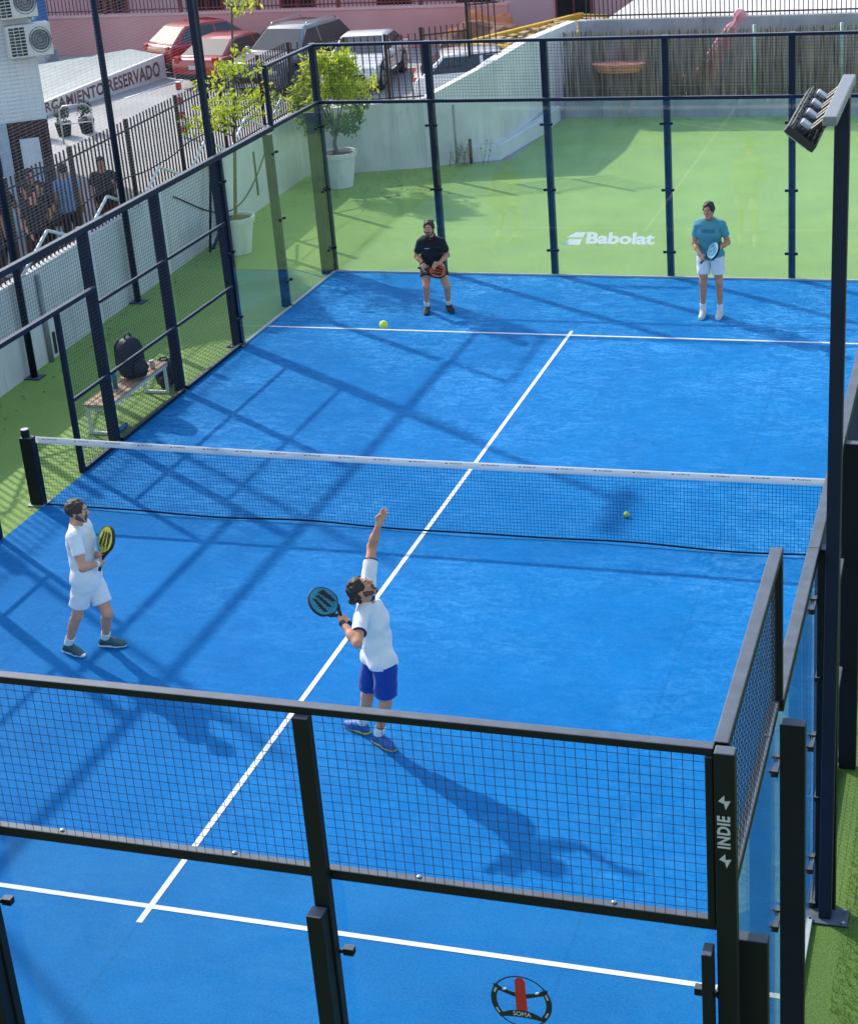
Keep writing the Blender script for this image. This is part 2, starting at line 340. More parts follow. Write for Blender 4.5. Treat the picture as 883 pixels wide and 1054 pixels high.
lb = MB(); LZ = 0.004
for y in (6.95, -6.95): lb.add([(-5, y - .025, LZ), (5, y - .025, LZ), (5, y + .025, LZ), (-5, y + .025, LZ)], [(0, 1, 2, 3)])
for ya, yb in ((-7.15, -6.975), (-6.925, 6.925), (6.975, 7.15)): lb.add([(-.026, ya, LZ), (.026, ya, LZ), (.026, yb, LZ), (-.026, yb, LZ)], [(0, 1, 2, 3)])
lb.build('court_lines', M['white_line'], kind='structure', fix=False)
# parking bay markings
pb = MB()
for k in range(7):
    x = -24 + 3.0 * k; pb.add([(x, 26.5, -.004), (x + .12, 26.5, -.004), (x + .9, 31.5, -.004), (x + .78, 31.5, -.004)], [(0, 1, 2, 3)])
pb.build('parking_markings', M['white_line'], kind='structure', fix=False)

# grass blades of the near strip of turf outside the right-hand glass
gb = MB()
for _ in range(26000):
    x = 5.24 + 1.25 * rng.random(); y = -10.5 + 9.5 * rng.random(); a = rng.random() * 2 * PI; h = .018 + .02 * rng.random(); w = .0035
    l = rng.normal(0, .009, 2)
    gb.add([(x - w * math.cos(a), y - w * math.sin(a), -.006), (x + w * math.cos(a), y + w * math.sin(a), -.006), (x + l[0], y + l[1], h)], [(0, 1, 2)])
M['blade'] = mat('turf_blade', (0.06, 0.12, 0.012), color2=(0.14, 0.22, 0.03), rough=.6, scale=30, trans=((0.12, .22, .02), .3))
gb.build('grass', M['blade'], kind='stuff', fix=False)

# ------------------------------------------------------------------ court enclosure
WR = 0.0022
class Side:
    """one side of the enclosure: s runs along it, o outwards, z up"""
    def __init__(self, root, axis, plane, out): self.root, self.axis, self.plane, self.out = root, axis, plane, out
    def P(self, s, o, z): return (s, self.plane + self.out * o, z) if self.axis == 'x' else (self.plane + self.out * o, s, z)
    def box(self, name, s, o, z, m='frame', bevel=.006, parent=None):
        a, b = self.P(s[0], o[0], z[0]), self.P(s[1], o[1], z[1])
        return MB().box([min(a[i], b[i]) for i in range(3)], [max(a[i], b[i]) for i in range(3)]).build(name, M[m], parent or self.root, bevel=bevel)
    def post(self, s, z1, w=.10, d=.10, o=.03, m='frame', z0=0.0): return self.box('post', (s - w / 2, s + w / 2), (o, o + d), (z0, z1), m)
    def rail(self, s0, s1, z, h=.05, o=(-.03, .05), m='frame'): return self.box('rail', (s0, s1), o, (z - h, z), m)
    def mesh(self, s0, s1, z0, z1, r=WR, step=.05, o=.012):
        b = MB(); n = int(round((s1 - s0) / step)); k = int(round((z1 - z0) / step))
        for i in range(1, n):
            s = s0 + (s1 - s0) * i / n; b.wire(self.P(s, o, z0), self.P(s, o, z1), r)
        for i in range(1, k):
            z = z0 + (z1 - z0) * i / k; b.wire(self.P(s0, o - 2 * r, z), self.P(s1, o - 2 * r, z), r)
        return b.build('mesh_panel', M['wire'], self.root, fix=False)
    def glass(self, s0, s1, z0=.03, z1=2.98): return self.box('glass_panel', (s0 + .006, s1 - .006), (.0, .012), (z0, z1), 'glass' if self.plane == 10.0 else 'glass_near', bevel=0)
    def clamps(self, s, zs, w=.10, d=.012):
        for z in zs:
            b = MB()
            for sg in (-1, 1):
                a, c = self.P(s + sg * w / 2, -.012, z - .02), self.P(s + sg * (w / 2 + .055), .028, z + .02)
                b.box([min(a[i], c[i]) for i in range(3)], [max(a[i], c[i]) for i in range(3)])
                q = self.P(s + sg * (w / 2 + .03), -.018, z); b.sphere(q, .009, 0, 8, 6)
            a, c = self.P(s - w / 2, .0125, z - .01), self.P(s + w / 2, .027, z + .01); b.box([min(a[i], c[i]) for i in range(3)], [max(a[i], c[i]) for i in range(3)])
            b.build('glass_clamp', M['frame_black'], self.root)
    def bolts(self, ss, o, z, r=.012):
        for s in ss:
            b = MB(); b.sphere(self.P(s, o, z), (r * 1.4, r * 1.4, r * .7), 0, 10, 6); b.build('bolt', M['steel'], self.root, smooth=True)

# --- far end
t = thing('glass_fence', 'far end of the court enclosure, tall glass panes with a white logo', 'glass fence', (0, 10, 0), group='sides of the court enclosure')
F = Side(t, 'x', 10.0, 1)
for i in range(6):
    x = -5 + 2 * i; xx = x + (.05 if i == 5 else -.05 if i == 0 else 0)
    F.post(xx, 4.0, .105, .12, .03); 
    if 0 < i < 5: F.clamps(x, (.45, 1.5, 2.6))
    else: F.clamps(xx, (.45, 1.5, 2.6), w=.11)
F.box('rail', (-5.09, 5.09), (-.03, .05), (3.955, 4.005)); F.box('rail', (-5.0, 5.0), (-.03, .028), (2.985, 3.04)); F.box('rail', (-4.99, 4.99), (-.012, .03), (.004, .03), 'glass_edge', .003)
panes = []
for i in range(5):
    panes.append(F.glass(-5 + 2 * i, -3 + 2 * i)); F.mesh(-5 + 2 * i + .05, -3 + 2 * i - .05, 3.04, 3.955, r=.0022)
# logo on the middle-left pane: two slanted bars and a word
def word_on(parent, body, p0, ux, uz, width, height, bold, m, name, spacing=1.0, shear=0.0, push=(0, 0, 0), warp=None):
    vs, fs = text_mesh(body, 1.0, bold, spacing)
    x0 = min(v[0] for v in vs); x1 = max(v[0] for v in vs); y0 = min(v[1] for v in vs); y1 = max(v[1] for v in vs)
    p0 = Vector(p0); ux = Vector(ux); uz = Vector(uz); b = MB(); out = []
    for x, y in vs:
        u = (x - x0) / (x1 - x0); w = (y - y0) / (y1 - y0)
        if warp: u, w = warp(u, w)
        out.append(p0 + ux * (u * width + shear * w * height) + uz * (w * height) + Vector(push))
    b.add(out, fs); return b.build(name, m, parent, fix=False)
word_on(panes[2], 'Babolat', (-.42, 9.9965, .575), (1, 0, 0), (0, 0, 1), 1.16, .205, .035, M['text_white'], 'logo_word', .98, shear=.18)
lg = MB()
for z0, z1, xa, xb in ((.685, .775, -.75, -.46), (.555, .655, -.87, -.53)):
    lg.add([(xa, 9.9965, z0), (xb, 9.9965, z0), (xb + .055, 9.9965, z1), (xa + .17, 9.9965, z1)], [(0, 1, 2, 3)])
lg.build('logo_bars', M['text_white'], panes[2], fix=False)

# --- near end
t = thing('glass_fence', 'near end of the court enclosure, black mesh panels across the bottom of the picture', 'glass fence', (0, -10, 0), group='sides of the court enclosure')
N = Side(t, 'x', -10.0, -1)
for x in (-5, -3, -1, 1, 3): 
    N.post(x, 3.955, .085, .06, .013, 'frame_black')
    N.box('lower_post', (x - .055, x + .03), (.075, .165), (0, 2.86), 'frame_black')
    if x > -5: N.clamps(x + .012, (.4, 1.5, 2.55), w=.10)
corner_post = N.box('corner_post', (4.99, 5.085), (.002, .075), (0, 4.0), 'frame_black')
N.box('lower_post', (4.925, 4.975), (.035, .13), (0, 2.93), 'frame_black')
N.clamps(4.95, (.4, 1.5, 2.62), w=.05)
for a, b_ in ((-5, -3), (-3, -1), (-1, 1), (1, 3), (3, 4.985)):
    N.mesh(a + .046, b_ - .046, 3.045, 3.955, r=.0017)
    N.bolts((a + .5, b_ - .5), -.018, 3.049, .009)
    g = N.glass(a, min(b_, 4.98))
    if a == 3: near_pane = g
N.box('rail', (-5.05, 4.985), (-.022, .038), (3.956, 3.998), 'frame_black')
N.box('rail', (-5.05, 4.985), (-.036, .0125), (2.984, 3.044), 'frame_black')
N.box('mesh_stile', (4.945, 4.983), (-.02, .045), (3.045, 3.955), 'frame_black')
N.box('rail', (-4.99, 4.92), (-.012, .03), (.004, .03), 'glass_edge', .003)
# lettering up the corner post
w_ = word_on(corner_post, 'INDIE', (5.062, -10.0775, 3.50), (0, 0, 1), (-1, 0, 0), .175, .060, .035, M['text_white'], 'lettering', 1.08)
bl = MB()
for zc in (3.745, 3.43):
    pts = [(-.021, .006), (.0, .034), (.001, .008), (.021, .012), (.004, -.030), (-.001, -.004)]
    bl.add([(5.037 + p[0] * 1.35, -10.0775, zc + p[1] * 1.2) for p in pts], [(0, 1, 2), (0, 2, 5), (5, 2, 3), (5, 3, 4)])
bl.build('bolt_mark', M['text_white'], corner_post, fix=False)
# round emblem sticker on the near pane
def arc(b, c, r0, r1, a0, a1, y, n=24, mi=0, sx=1.0):
    vs = []; 
    for i in range(n + 1):
        a = a0 + (a1 - a0) * i / n
        vs += [(c[0] + r0 * sx * math.cos(a), y, c[1] + r0 * math.sin(a)), (c[0] + r1 * sx * math.cos(a), y, c[1] + r1 * math.sin(a))]
    b.add(vs, [(2 * i, 2 * i + 1, 2 * i + 3, 2 * i + 2) for i in range(n)], mi)
EC = (3.995, 2.39); ey = -10.0145
e = MB(); arc(e, EC, .150, .158, 0, 2 * PI, ey, 48); arc(e, EC, .128, .158, 2.5, 3.95, ey - .0006, 20); arc(e, EC, .128, .158, -.75, .65, ey - .0006, 20)
e.build('emblem_ring', M['black'], near_pane, fix=False)
e = MB(); 
vs = []
for i in range(21):
    u = -1 + i / 10; x = .14 * u; zt = .052 + .045 * u * u; zb = .030 - .012 * (1 - u * u) + .035 * abs(u)
    vs += [(EC[0] + x, ey - .0012, EC[1] + zb), (EC[0] + x, ey - .0012, EC[1] + zt)]
e.add(vs, [(2 * i, 2 * i + 1, 2 * i + 3, 2 * i + 2) for i in range(20)])
vs = []
for i in range(21):
    u = -1 + i / 10; x = .118 * u; zt = -.052 - .040 * u * u; zb = -.098 - .012 * u * u
    vs += [(EC[0] + x, ey - .0012, EC[1] + zb), (EC[0] + x, ey - .0012, EC[1] + zt)]
e.add(vs, [(2 * i, 2 * i + 1, 2 * i + 3, 2 * i + 2) for i in range(20)])
e.build('emblem_band', M['black'], near_pane, fix=False)
e = MB(); e.add([(EC[0] - .030, ey - .002, EC[1] - .052), (EC[0] + .030, ey - .002, EC[1] - .052), (EC[0] + .026, ey - .002, EC[1] + .13), (EC[0] + .012, ey - .002, EC[1] + .15), (EC[0] - .012, ey - .002, EC[1] + .15), (EC[0] - .028, ey - .002, EC[1] + .13)], [(0, 1, 2, 3, 4, 5)])
e.build('emblem_bar', M['red'], near_pane, fix=False)
word_on(near_pane, 'SOMA', (EC[0] - .047, ey - .002, EC[1] - .090), (1, 0, 0), (0, 0, 1), .094, .028, .02, M['text_white'], 'emblem_word')
e = MB()
for a in (2.75, 3.65, -.45, .35): 
    c, s = math.cos(a), math.sin(a); px, pz = EC[0] + .143 * c, EC[1] + .143 * s
    e.add([(px - s * .016 + c * .005, ey - .002, pz + c * .016 + s * .005), (px + s * .016 + c * .005, ey - .002, pz - c * .016 + s * .005), (px + s * .016 - c * .005, ey - .002, pz - c * .016 - s * .005), (px - s * .016 - c * .005, ey - .002, pz + c * .016 - s * .005)], [(0, 1, 2, 3)])
for dx in (-.085, .085): e.add([(EC[0] + dx - .012, ey - .002, EC[1] + .058), (EC[0] + dx + .006, ey - .002, EC[1] + .062), (EC[0] + dx + .012, ey - .002, EC[1] + .078), (EC[0] + dx - .006, ey - .002, EC[1] + .074)], [(0, 1, 2, 3)])
e.build('emblem_mark', M['text_white'], near_pane, fix=False)

# --- the two long sides
def long_side(name, label, plane, out, near_black):
    t = thing('glass_fence', label, 'glass fence', (plane, 0, 0), group='sides of the court enclosure')
    S = Side(t, 'y', plane, out)
    for sg in (-1, 1):
        m = 'frame_black' if (sg < 0 and near_black) else 'frame'
        for y in (8, 4, 2): S.post(sg * y, 2.90 if y == 8 else 3.0, .08, .145, .03, m)
        S.post(sg * 6 + .10, 3.0, .085, .15, .03, m)
        S.post(sg * 1, 2.17, .06, .07, .0, m)
        S.post(sg * 9.88, 2.87, .07, .17, .035, m)
        for y in (8, 6, 9.88): S.clamps(sg * y, (.45, 1.5, 2.6), w=.10)
        y0, y1 = sorted((sg * 9.98, sg * 8)); S.glass(y0, y1); S.mesh(y0 + .03, y1 - .05, 3.045, 3.955, r=.0025)
        S.box('rail', (y0, y1 + (0.03 if sg < 0 else 0)), (-.025, .045), (3.956, 4.0), m)
        e_ = sg * 8; S.box('mesh_stile', (e_ - .028, e_ + .028), (-.02, .045), (3.045, 3.954), m)
        S.box('rail', (y0, y1), (-.03, .028), (2.985, 3.045), m); S.bolts((y0 + .4, y1 - .4), .0, 3.049, .010)
        y0, y1 = sorted((sg * 8, sg * 6)); S.glass(y0, y1); S.box('rail', (y0, y1), (-.03, .05), (2.96, 3.04), m)
        for a, b in ((6, 4), (4, 2)):
            y0, y1 = sorted((sg * a, sg * b)); S.mesh(y0 + .04, y1 - .04, .06, 2.96, r=.0021)
            S.box('rail', (y0, y1), (-.03, .05), (2.96, 3.04), m)
            for z in (1.0, 2.0): S.box('rail', (y0 + .0425, y1 - .0425), (.018, .06), (z - .04, z), m)
            S.box('rail', (y0 + .0425, y1 - .0425), (-.012, .04), (.005, .06), m)
        y0, y1 = sorted((sg * 2, sg * 1)); S.mesh(y0 + .04, y1 - .04, .06, 2.16, r=.0021); S.box('rail', (y0 + .04, y1 - .04), (.018, .06), (.96, 1.0), m); S.box('rail', (y0 + .04, y1 - .04), (-.012, .04), (.005, .06), m)
        S.box('rail', (sg * 9.98, sg * 8.05) if sg < 0 else (8.05, 9.98), (-.012, .03), (.004, .03), 'glass_edge', .003)
        S.box('rail', (sg * 7.95, sg * 6.08) if sg < 0 else (6.08, 7.95), (-.012, .03), (.004, .03), 'glass_edge', .003)
    S.box('rail', (-2, 2), (-.03, .05), (2.96, 3.04)); S.box('rail', (-1.95, 1.95), (-.02, .05), (2.17, 2.23)); S.mesh(-1.95, 1.95, 2.23, 2.96, r=.0021)
    return t, S
left_side, LS = long_side('glass_fence', 'left side of the court enclosure with mesh bays beside the wooden bench', -5.0, -1, False)
right_side, RS = long_side('glass_fence', 'right side of the court enclosure with black posts beside the strip of grass', 5.0, 1, True)

# ------------------------------------------------------------------ floodlight poles
def light_pole(label, x, y, side, lean, base=True):
    t = thing('floodlight_pole', label, 'floodlight pole', (x, y, 0), group='floodlight poles at the court sides')
    b = MB(); b.add([(x + sx * .046 + lean * k, y + sy * .046, z) for z, k in ((.012, 0), (6.12, 1)) for sx, sy in ((-1, -1), (1, -1), (1, 1), (-1, 1))], [(0, 1, 5, 4), (1, 2, 6, 5), (2, 3, 7, 6), (3, 0, 4, 7), (4, 5, 6, 7), (3, 2, 1, 0)]) if True else None
    b.build('pole', M['frame'], t, bevel=.008)
    b = MB().box((x - .13, y - .10, 0.0), (x + .17, y + .10, .012)); b.build('base_plate', M['frame'], t, bevel=.003)
    b = MB()
    for sx in (-.10, .14):
        for sy in (-.075, .075): b.tube([(x + sx, y + sy, .0125), (x + sx, y + sy, .03)], .013, 6)
    b.build('anchor_bolts', M['steel'], t)
    tx = x + lean
    b = MB().box((tx - .035, y - .90, 6.125), (tx + .045, y + .40, 6.18)); b.build('cross_arm', M['galv_paint'], t, bevel=.008)
    for k in range(4):
        yy = y - .80 + k * .29; cx = tx - side * (-.0) ; s = side
        # lamp hangs on the court side, tilted down towards the court
        c = Vector((tx + s * .155, yy, 6.06)); rot = Matrix.Rotation(-s * R(38), 3, 'Y')
        lamp = MB().cbox(c, (.20, .26, .045), 0, rot)
        for q in range(7): lamp.cbox(c + rot @ Vector((-.084 + q * .028, 0, .035)), (.008, .24, .026), 0, rot)
        lo = lamp.build('floodlight', M['black'], t, bevel=.006)
        MB().cbox(c + rot @ Vector((0, 0, -.0285)), (.17, .22, .006), 0, rot).build('lens', M['lamp_face'], lo)
        MB().cbox(c + rot @ Vector((s * .01, .0, .058)), (.085, .10, .026), 0, rot).build('driver_box', M['driver_white'], lo, bevel=.008)
        br = MB(); br.tube([(tx + s * .03, yy - .08, 6.13), (tx + s * .03, yy + .08, 6.13)], .022, 6); br.tube([(tx + s * .03, yy - .06, 6.15), c + rot @ Vector((-s * .02, -.06, .05))], .014, 6); br.tube([(tx + s * .03, yy + .06, 6.15), c + rot @ Vector((-s * .02, .06, .05))], .014, 6)
        br.build('bracket', M['black'], lo)
    return t
M['galv_paint'] = mat('pale_grey_paint', (.17, .18, .20), rough=.5, var=.06)
light_pole('tall floodlight pole on the right side with lamps in view at its top', 5.115, -6.02, -1, .055)
light_pole('tall navy floodlight pole rising from the left side of the court beside a slender tree', -5.115, 6.0, 1, -.04)

# ------------------------------------------------------------------ net
t = thing('tennis_net', 'low net with white top band stretched across the blue court', 'net', (0, 0, 0))
def net_top(x): return .885 + .035 * (abs(x) / 5) ** 1.5
def net_y(x, z): return -.02 - .05 * (1 - z / .9) * (1 + .5 * math.sin(1.9 * x + 1))
b = MB(); n = 250
xs = [-4.96 + 9.92 * i / n for i in range(n + 1)]
for x in xs:
    zt = net_top(x) - .05
    b.wire((x, net_y(x, .05), .035), (x, net_y(x, zt), zt), .0018)
for k in range(1, 21):
    for i in range(0, n, 5):
        xa, xb = xs[i], xs[i + 5]; za, zb = k / 21 * (net_top(xa) - .05) + .03, k / 21 * (net_top(xb) - .05) + .03
        b.wire((xa, net_y(xa, za), za), (xb, net_y(xb, zb), zb), .0018)
b.build('netting', M['net_cord'], t, fix=False)
b = MB(); b.tube([(x, net_y(x, .03) - .002, .03 + .008 * math.sin(3.1 * x)) for x in xs[::5]], .011, 6); b.build('bottom_cord', M['net_cord'], t, smooth=True)
b = MB(); vs = []; fs = []
tx = xs[::5]
for x in tx:
    zt = net_top(x)
    for dy, z in ((-.014, zt - .078), (-.012, zt - .012), (0, zt + .002), (.012, zt - .012), (.014, zt - .078)): vs.append((x, -.02 + dy, z))
for i in range(len(tx) - 1):
    for k in range(4): fs.append((i * 5 + k, i * 5 + k + 1, (i + 1) * 5 + k + 1, (i + 1) * 5 + k))
b.add(vs, fs); tape = b.build('top_band', M['tape'], t, smooth=True)
b = MB(); b2 = MB()
x = -4.8
while x < 4.7:
    zt = net_top(x + .1) - .034
    for q in range(7):
        w = .010 + .007 * rng.random(); xx = x + q * .021; zz = zt + .014
        b.add([(xx, -.0375, zz - .005), (xx + w, -.0375, zz - .005), (xx + w, -.0375, zz + .005 + .004 * (q % 3 == 0)), (xx, -.0375, zz + .005 + .004 * (q % 3 == 0))], [(0, 1, 2, 3)])
    b2.add([(x - .06, -.0375, zt + .008), (x - .03, -.0375, zt + .008), (x - .024, -.0375, zt + .019), (x - .054, -.0375, zt + .019)], [(0, 1, 2, 3)])
    x += .43
b.build('band_print', mat('grey_print', (.22, .22, .24), var=.2), tape, fix=False); b2.build('band_mark', M['red'], tape, fix=False)
def net_post(x, label):
    t = thing('net_post', label, 'net post', (x, 0, 0), group='net posts')
    MB().box((x - .085, -.06, 0), (x + .085, .06, .90)).build('post_body', M['frame_black'], t, bevel=.008)
    b = MB(); b.tube([(x - .02, 0, .905), (x - .02, 0, .995)], .052, 14); b.build('post_head', M['frame_black'], t)
    b = MB(); b.tube([(x - .02, 0, .996), (x - .02, 0, 1.004)], .048, 14); b.build('post_cap', M['alloy'], t)
    MB().box((x - .12, -.10, .005), (x + .12, .10, .013)).build('base_plate', M['alloy'], t, bevel=.003)
net_post(-5.09, 'black net post at the left end of the net, beside the gate opening')
net_post(5.10, 'black net post at the right end of the net')

# ------------------------------------------------------------------ balls
def ball(c, label):
    b = MB(); b.sphere(c, .0335, 0, 24, 16); o = b.build('tennis_ball', M['ball'], None, smooth=True)
    me = o.data
    for v in me.vertices: v.co -= Vector(c)
    o.location = c; tag(o, label, 'ball', 'balls in play')
    s = MB(); pts = []
    for i in range(49):
        a = 2 * PI * i / 48; p = Vector((math.cos(a) + .3 * math.cos(3 * a), math.sin(a) - .3 * math.sin(3 * a), .95 * math.sin(2 * a))).normalized() * .0335; pts.append(p + Vector(c))
    s.tube(pts, .0012, 5, caps=False); s.build('seam', M['white_paint'], o, fix=False)
ball((2.21, .66, .034), 'yellow ball lying on the court behind the net')
ball((1.50, -4.62, 4.08), 'yellow ball high in the air above the server in blue shorts')

# ------------------------------------------------------------------ bench and what lies on it
BX0, BX1, BY0, BY1 = -5.63, -5.21, 2.18, 3.95
t = thing('bench', 'wooden slatted bench on white metal legs outside the left fence', 'bench', (-5.42, 3.06, 0))
for i in range(4):
    x = BX0 + i * .107; MB().box((x, BY0, .435), (x + .093, BY1, .46)).build('slat', M['wood'], t, bevel=.004)
MB().box((BX0 + .01, BY0 + .02, .395), (BX0 + .05, BY1 - .02, .434)).build('side_rail', M['white_paint'], t, bevel=.004)
MB().box((BX1 - .05, BY0 + .02, .395), (BX1 - .01, BY1 - .02, .434)).build('side_rail', M['white_paint'], t, bevel=.004)
for y in (BY0 + .06, BY1 - .10):
    b = MB()
    for x in (BX0 + .01, BX1 - .05): b.box((x, y, .0), (x + .04, y + .04, .394))
    b.box((BX0 + .051, y, .0), (BX1 - .051, y + .04, .04)); b.box((BX0 + .051, y, .35), (BX1 - .051, y + .04, .39))
    b.build('leg_frame', M['white_paint'], t, bevel=.003)
def soft_bag(name, label, c, size, rz, m):
    t = thing(name, label, 'bag', c)
    bm = bmesh.new(); bmesh.ops.create_cube(bm, size=1)
    bmesh.ops.subdivide_edges(bm, edges=bm.edges, cuts=5, use_grid_fill=True)
    rot = Matrix.Rotation(rz, 3, 'Z')
    for v in bm.verts:
        p = v.co.copy() * 2; q = Vector((p.x, p.y, p.z)); r = (abs(q.x) ** 3.5 + abs(q.y) ** 3.5 + abs(q.z) ** 3.5) ** (1 / 3.5); q = q / r
        taper = 1 - .22 * max(0, q.z) ** 2; k = .05 * mnoise.noise(Vector((q.x * 2.5, q.y * 2.5, q.z * 2.5 + c[0])))
        q = Vector((q.x * size[0] / 2 * taper, q.y * size[1] / 2 * taper, q.z * size[2] / 2)) * (1 + k) + Vector((0, 0, size[2] / 2))
        v.co = rot @ q
    me = bpy.data.meshes.new('bag_body'); bm.to_mesh(me); bm.free(); me.materials.append(m); me.polygons.foreach_set('use_smooth', [True] * len(me.polygons))
    o = bpy.data.objects.new('bag_body', me); COL.objects.link(o); o.parent = t
    md = o.modifiers.new('s', 'SUBSURF'); md.levels = md.render_levels = 1
    b = MB()
    w, d, h = size
    pk = [rot @ Vector(p) for p in ((.0, -d * .52, h * .12), (0, -d * .60, h * .3), (0, -d * .52, h * .48))]
    b.tube(pk, [w * .25, w * .32, w * .22], 10); b.build('front_pocket', m, t, smooth=True, world=False)
    for sx in (-.25, .25):
        b = MB(); b.tube([rot @ Vector((sx * w, d * .3, h * .95)), rot @ Vector((sx * w, d * .62, h * .75)), rot @ Vector((sx * w, d * .66, h * .35)), rot @ Vector((sx * w, d * .4, h * .08))], .022, 6); b.build('strap', m, t, smooth=True, world=False)
    b = MB(); b.tube([rot @ Vector((-.06, 0, h * .97)), rot @ Vector((-.04, 0, h * 1.08)), rot @ Vector((.04, 0, h * 1.08)), rot @ Vector((.06, 0, h * .97))], .014, 6); b.build('handle', m, t, smooth=True, world=False)
M['bag'] = mat('black_nylon', (0.013, 0.014, 0.017), rough=.6, var=.4, scale=9, bump=.3, bscale=25)
soft_bag('backpack', 'tall black backpack standing on the bench', (-5.42, 3.28, .46), (.38, .30, .60), R(70), M['bag'])
soft_bag('sports_bag', 'black sports bag on the grass at the far end of the bench', (-5.42, 4.20, 0), (.30, .28, .40), R(20), M['bag'])
def bottle(label, c, col, rx=None, h=.27, r=.036):
    t = thing('bottle', label, 'bottle', c)
    rot = rx or Matrix.Identity(3)
    prof = [(0, 0), (r, 0), (r, h * .72), (r * .85, h * .82), (r * .45, h * .88)]
    b = MB(); b.lathe(prof, (0, 0, 0), 18); b.v = [tuple(rot @ Vector(p)) for p in b.v]; b.build('bottle_body', col, t, smooth=True, world=False)
    b = MB(); b.lathe([(0, h), (r * .55, h), (r * .55, h * .87), (0, h * .87)], (0, 0, 0), 14); b.v = [tuple(rot @ Vector(p)) for p in b.v]; b.build('cap', M['black'], t, world=False)
bottle('teal water bottle standing on the bench beside the backpack', (-5.46, 2.83, .461), mat('teal_bottle', (.03, .20, .26), rough=.3, var=.2))
bottle('blue bottle lying on the grass under the bench', (-5.22, 2.55, .037), mat('blue_bottle', (.02, .16, .45), rough=.3, var=.15), Matrix.Rotation(R(90), 3, 'X'))
t = thing('cup', 'small pale cup on the far end of the bench', 'cup', (-5.31, 3.66, .461))
b = MB(); b.lathe([(0, 0), (.032, 0), (.04, .11), (.036, .11), (.03, .012), (0, .012)], (0, 0, 0), 18); b.build('cup_body', mat('pale_pink_plastic', (.62, .42, .38), rough=.5), t, smooth=True, world=False)
b = MB(); b.lathe([(0, .112), (.041, .112), (.041, .122), (.03, .128), (0, .128)], (0, 0, 0), 18); b.build('lid', M['white_paint'], t, world=False)
# ------------------------------------------------------------------ white boundary wall, its iron fence and tall netting
def wx(y): return -7.77 - .0506 * (y - 3.42)
t = thing('boundary_wall', 'long white rendered wall on the left with a higher sloping end behind the court', 'wall', (-8, 4, 0))
def ribbon(b, path, tops, th, z0=-.01):
    """wall along a path of (x,y), thickness to the left of travel"""
    n = len(path); off = []
    for i in range(n):
        d = Vector((path[min(i + 1, n - 1)][0] - path[max(i - 1, 0)][0], path[min(i + 1, n - 1)][1] - path[max(i - 1, 0)][1])).normalized()
        off.append((path[i][0] - d.y * th, path[i][1] + d.x * th))
    vs = []
    for i in range(n): vs += [(*path[i], z0), (*path[i], tops[i]), (*off[i], tops[i]), (*off[i], z0)]
    fs = [(0, 1, 2, 3), tuple(4 * (n - 1) + k for k in (3, 2, 1, 0))]
    for i in range(n - 1):
        for k in range(4): fs.append((4 * i + k, 4 * i + (k + 1) % 4, 4 * (i + 1) + (k + 1) % 4, 4 * (i + 1) + k))
    b.add(vs, fs)
path = [(wx(-14), -14)] + [(wx(y), y) for y in (-6, 0, 4, 8, 12, 17.06)] + [(-7.45, 17.47), (-5.9, 17.95)]
b = MB(); ribbon(b, path, [1.46] * 8 + [1.49], .22); b.build('wall_body', M['wall_white'], t)
b = MB(); ribbon(b, [(-5.895, 17.952), (-4.80, 18.75), (-4.45, 18.95), (-4.33, 21.3), (-4.33, 25.99)], [1.50, 2.00, 2.16, 2.20, 1.93], .25); b.build('sloping_wall', M['wall_white'], t)
b = MB(); ribbon(b, [(-5.0, 18.44), (-4.40, 18.66), (-4.08, 21.3), (-4.08, 22.9)], [.34, .34, .36, .36], .22); b.build('plinth', M['white_paint'], t, bevel=.02)
# cracks, drain slots and a pipe on the wall face
slot = mat('dark_slot', (.03, .03, .032), rough=.9)
for y, z0, z1 in ((9.3, .35, 1.25), (8.2, .1, .45), (5.2, .05, .40), (4.4, .1, .3), (12.3, .35, 1.3), (14.2, .3, 1.2)):
    MB().box((wx(y), y, z0), (wx(y) + .014, y + .07, z1)).build('drain_slot', slot, t)
b = MB(); b.tube([(wx(5.0) + .04, 5.0, 0), (wx(5.0) + .04, 5.0, 1.40)], .04, 10); b.build('drain_pipe', M['galv'], t, smooth=True)
b = MB(); b.tube([(-5.25, 18.12, .05), (-5.25, 18.12, 1.35)], .03, 8); b.build('drain_pipe', M['galv'], t, smooth=True)
b = MB(); b.tube([(-4.98, 18.30, .0), (-4.98, 18.30, .55)], .035, 8); b.build('vent_pipe', M['bar_brown'], t, smooth=True)
b = MB(); pts = []
for i in range(25):
    u = i / 24; y = 10.2 + 5.0 * u; pts.append((wx(y) + .02, y, 1.3 - 1.15 * math.sin(PI * u) * (.6 + .4 * u)))
b.tube(pts, .012, 5); b.build('cable', M['rubber'], t)

t = thing('iron_fence', 'brown iron bar fence with zigzag white braces standing on the white wall', 'fence', (-8, 4, 1.46))
def bay(p, q, z0, z1, pitch=.13):
    p, q = Vector(p), Vector(q); L_ = (q - p).length; n = max(2, int(L_ / pitch)); b = MB()
    for i in range(n):
        c = p.lerp(q, (i + .5) / n); b.box((c.x - .011, c.y - .011, z0), (c.x + .011, c.y + .011, z1))
    b.build('bar_panel', M['bar_brown'], t, fix=False)
    for z, r in ((z0 + .06, .016), (z1 - .16, .016)):
        b = MB(); b.tube([(p.x + .03, p.y - .01, z), (q.x + .03, q.y - .01, z)], r, 4); b.build('fence_rail', M['bar_brown'], t)
    b = MB().box((p.x - .03, p.y - .03, z0 - .0), (p.x + .03, p.y + .03, z1 + .02)); b.build('fence_post', M['bar_brown'], t)
ys = [-10 + 2.11 * i for i in range(13)] + [17.0]
for a, c in zip(ys, ys[1:]): bay((wx(a) - .11, a, 0), (wx(c) - .11, c, 0), 1.465, 2.95)
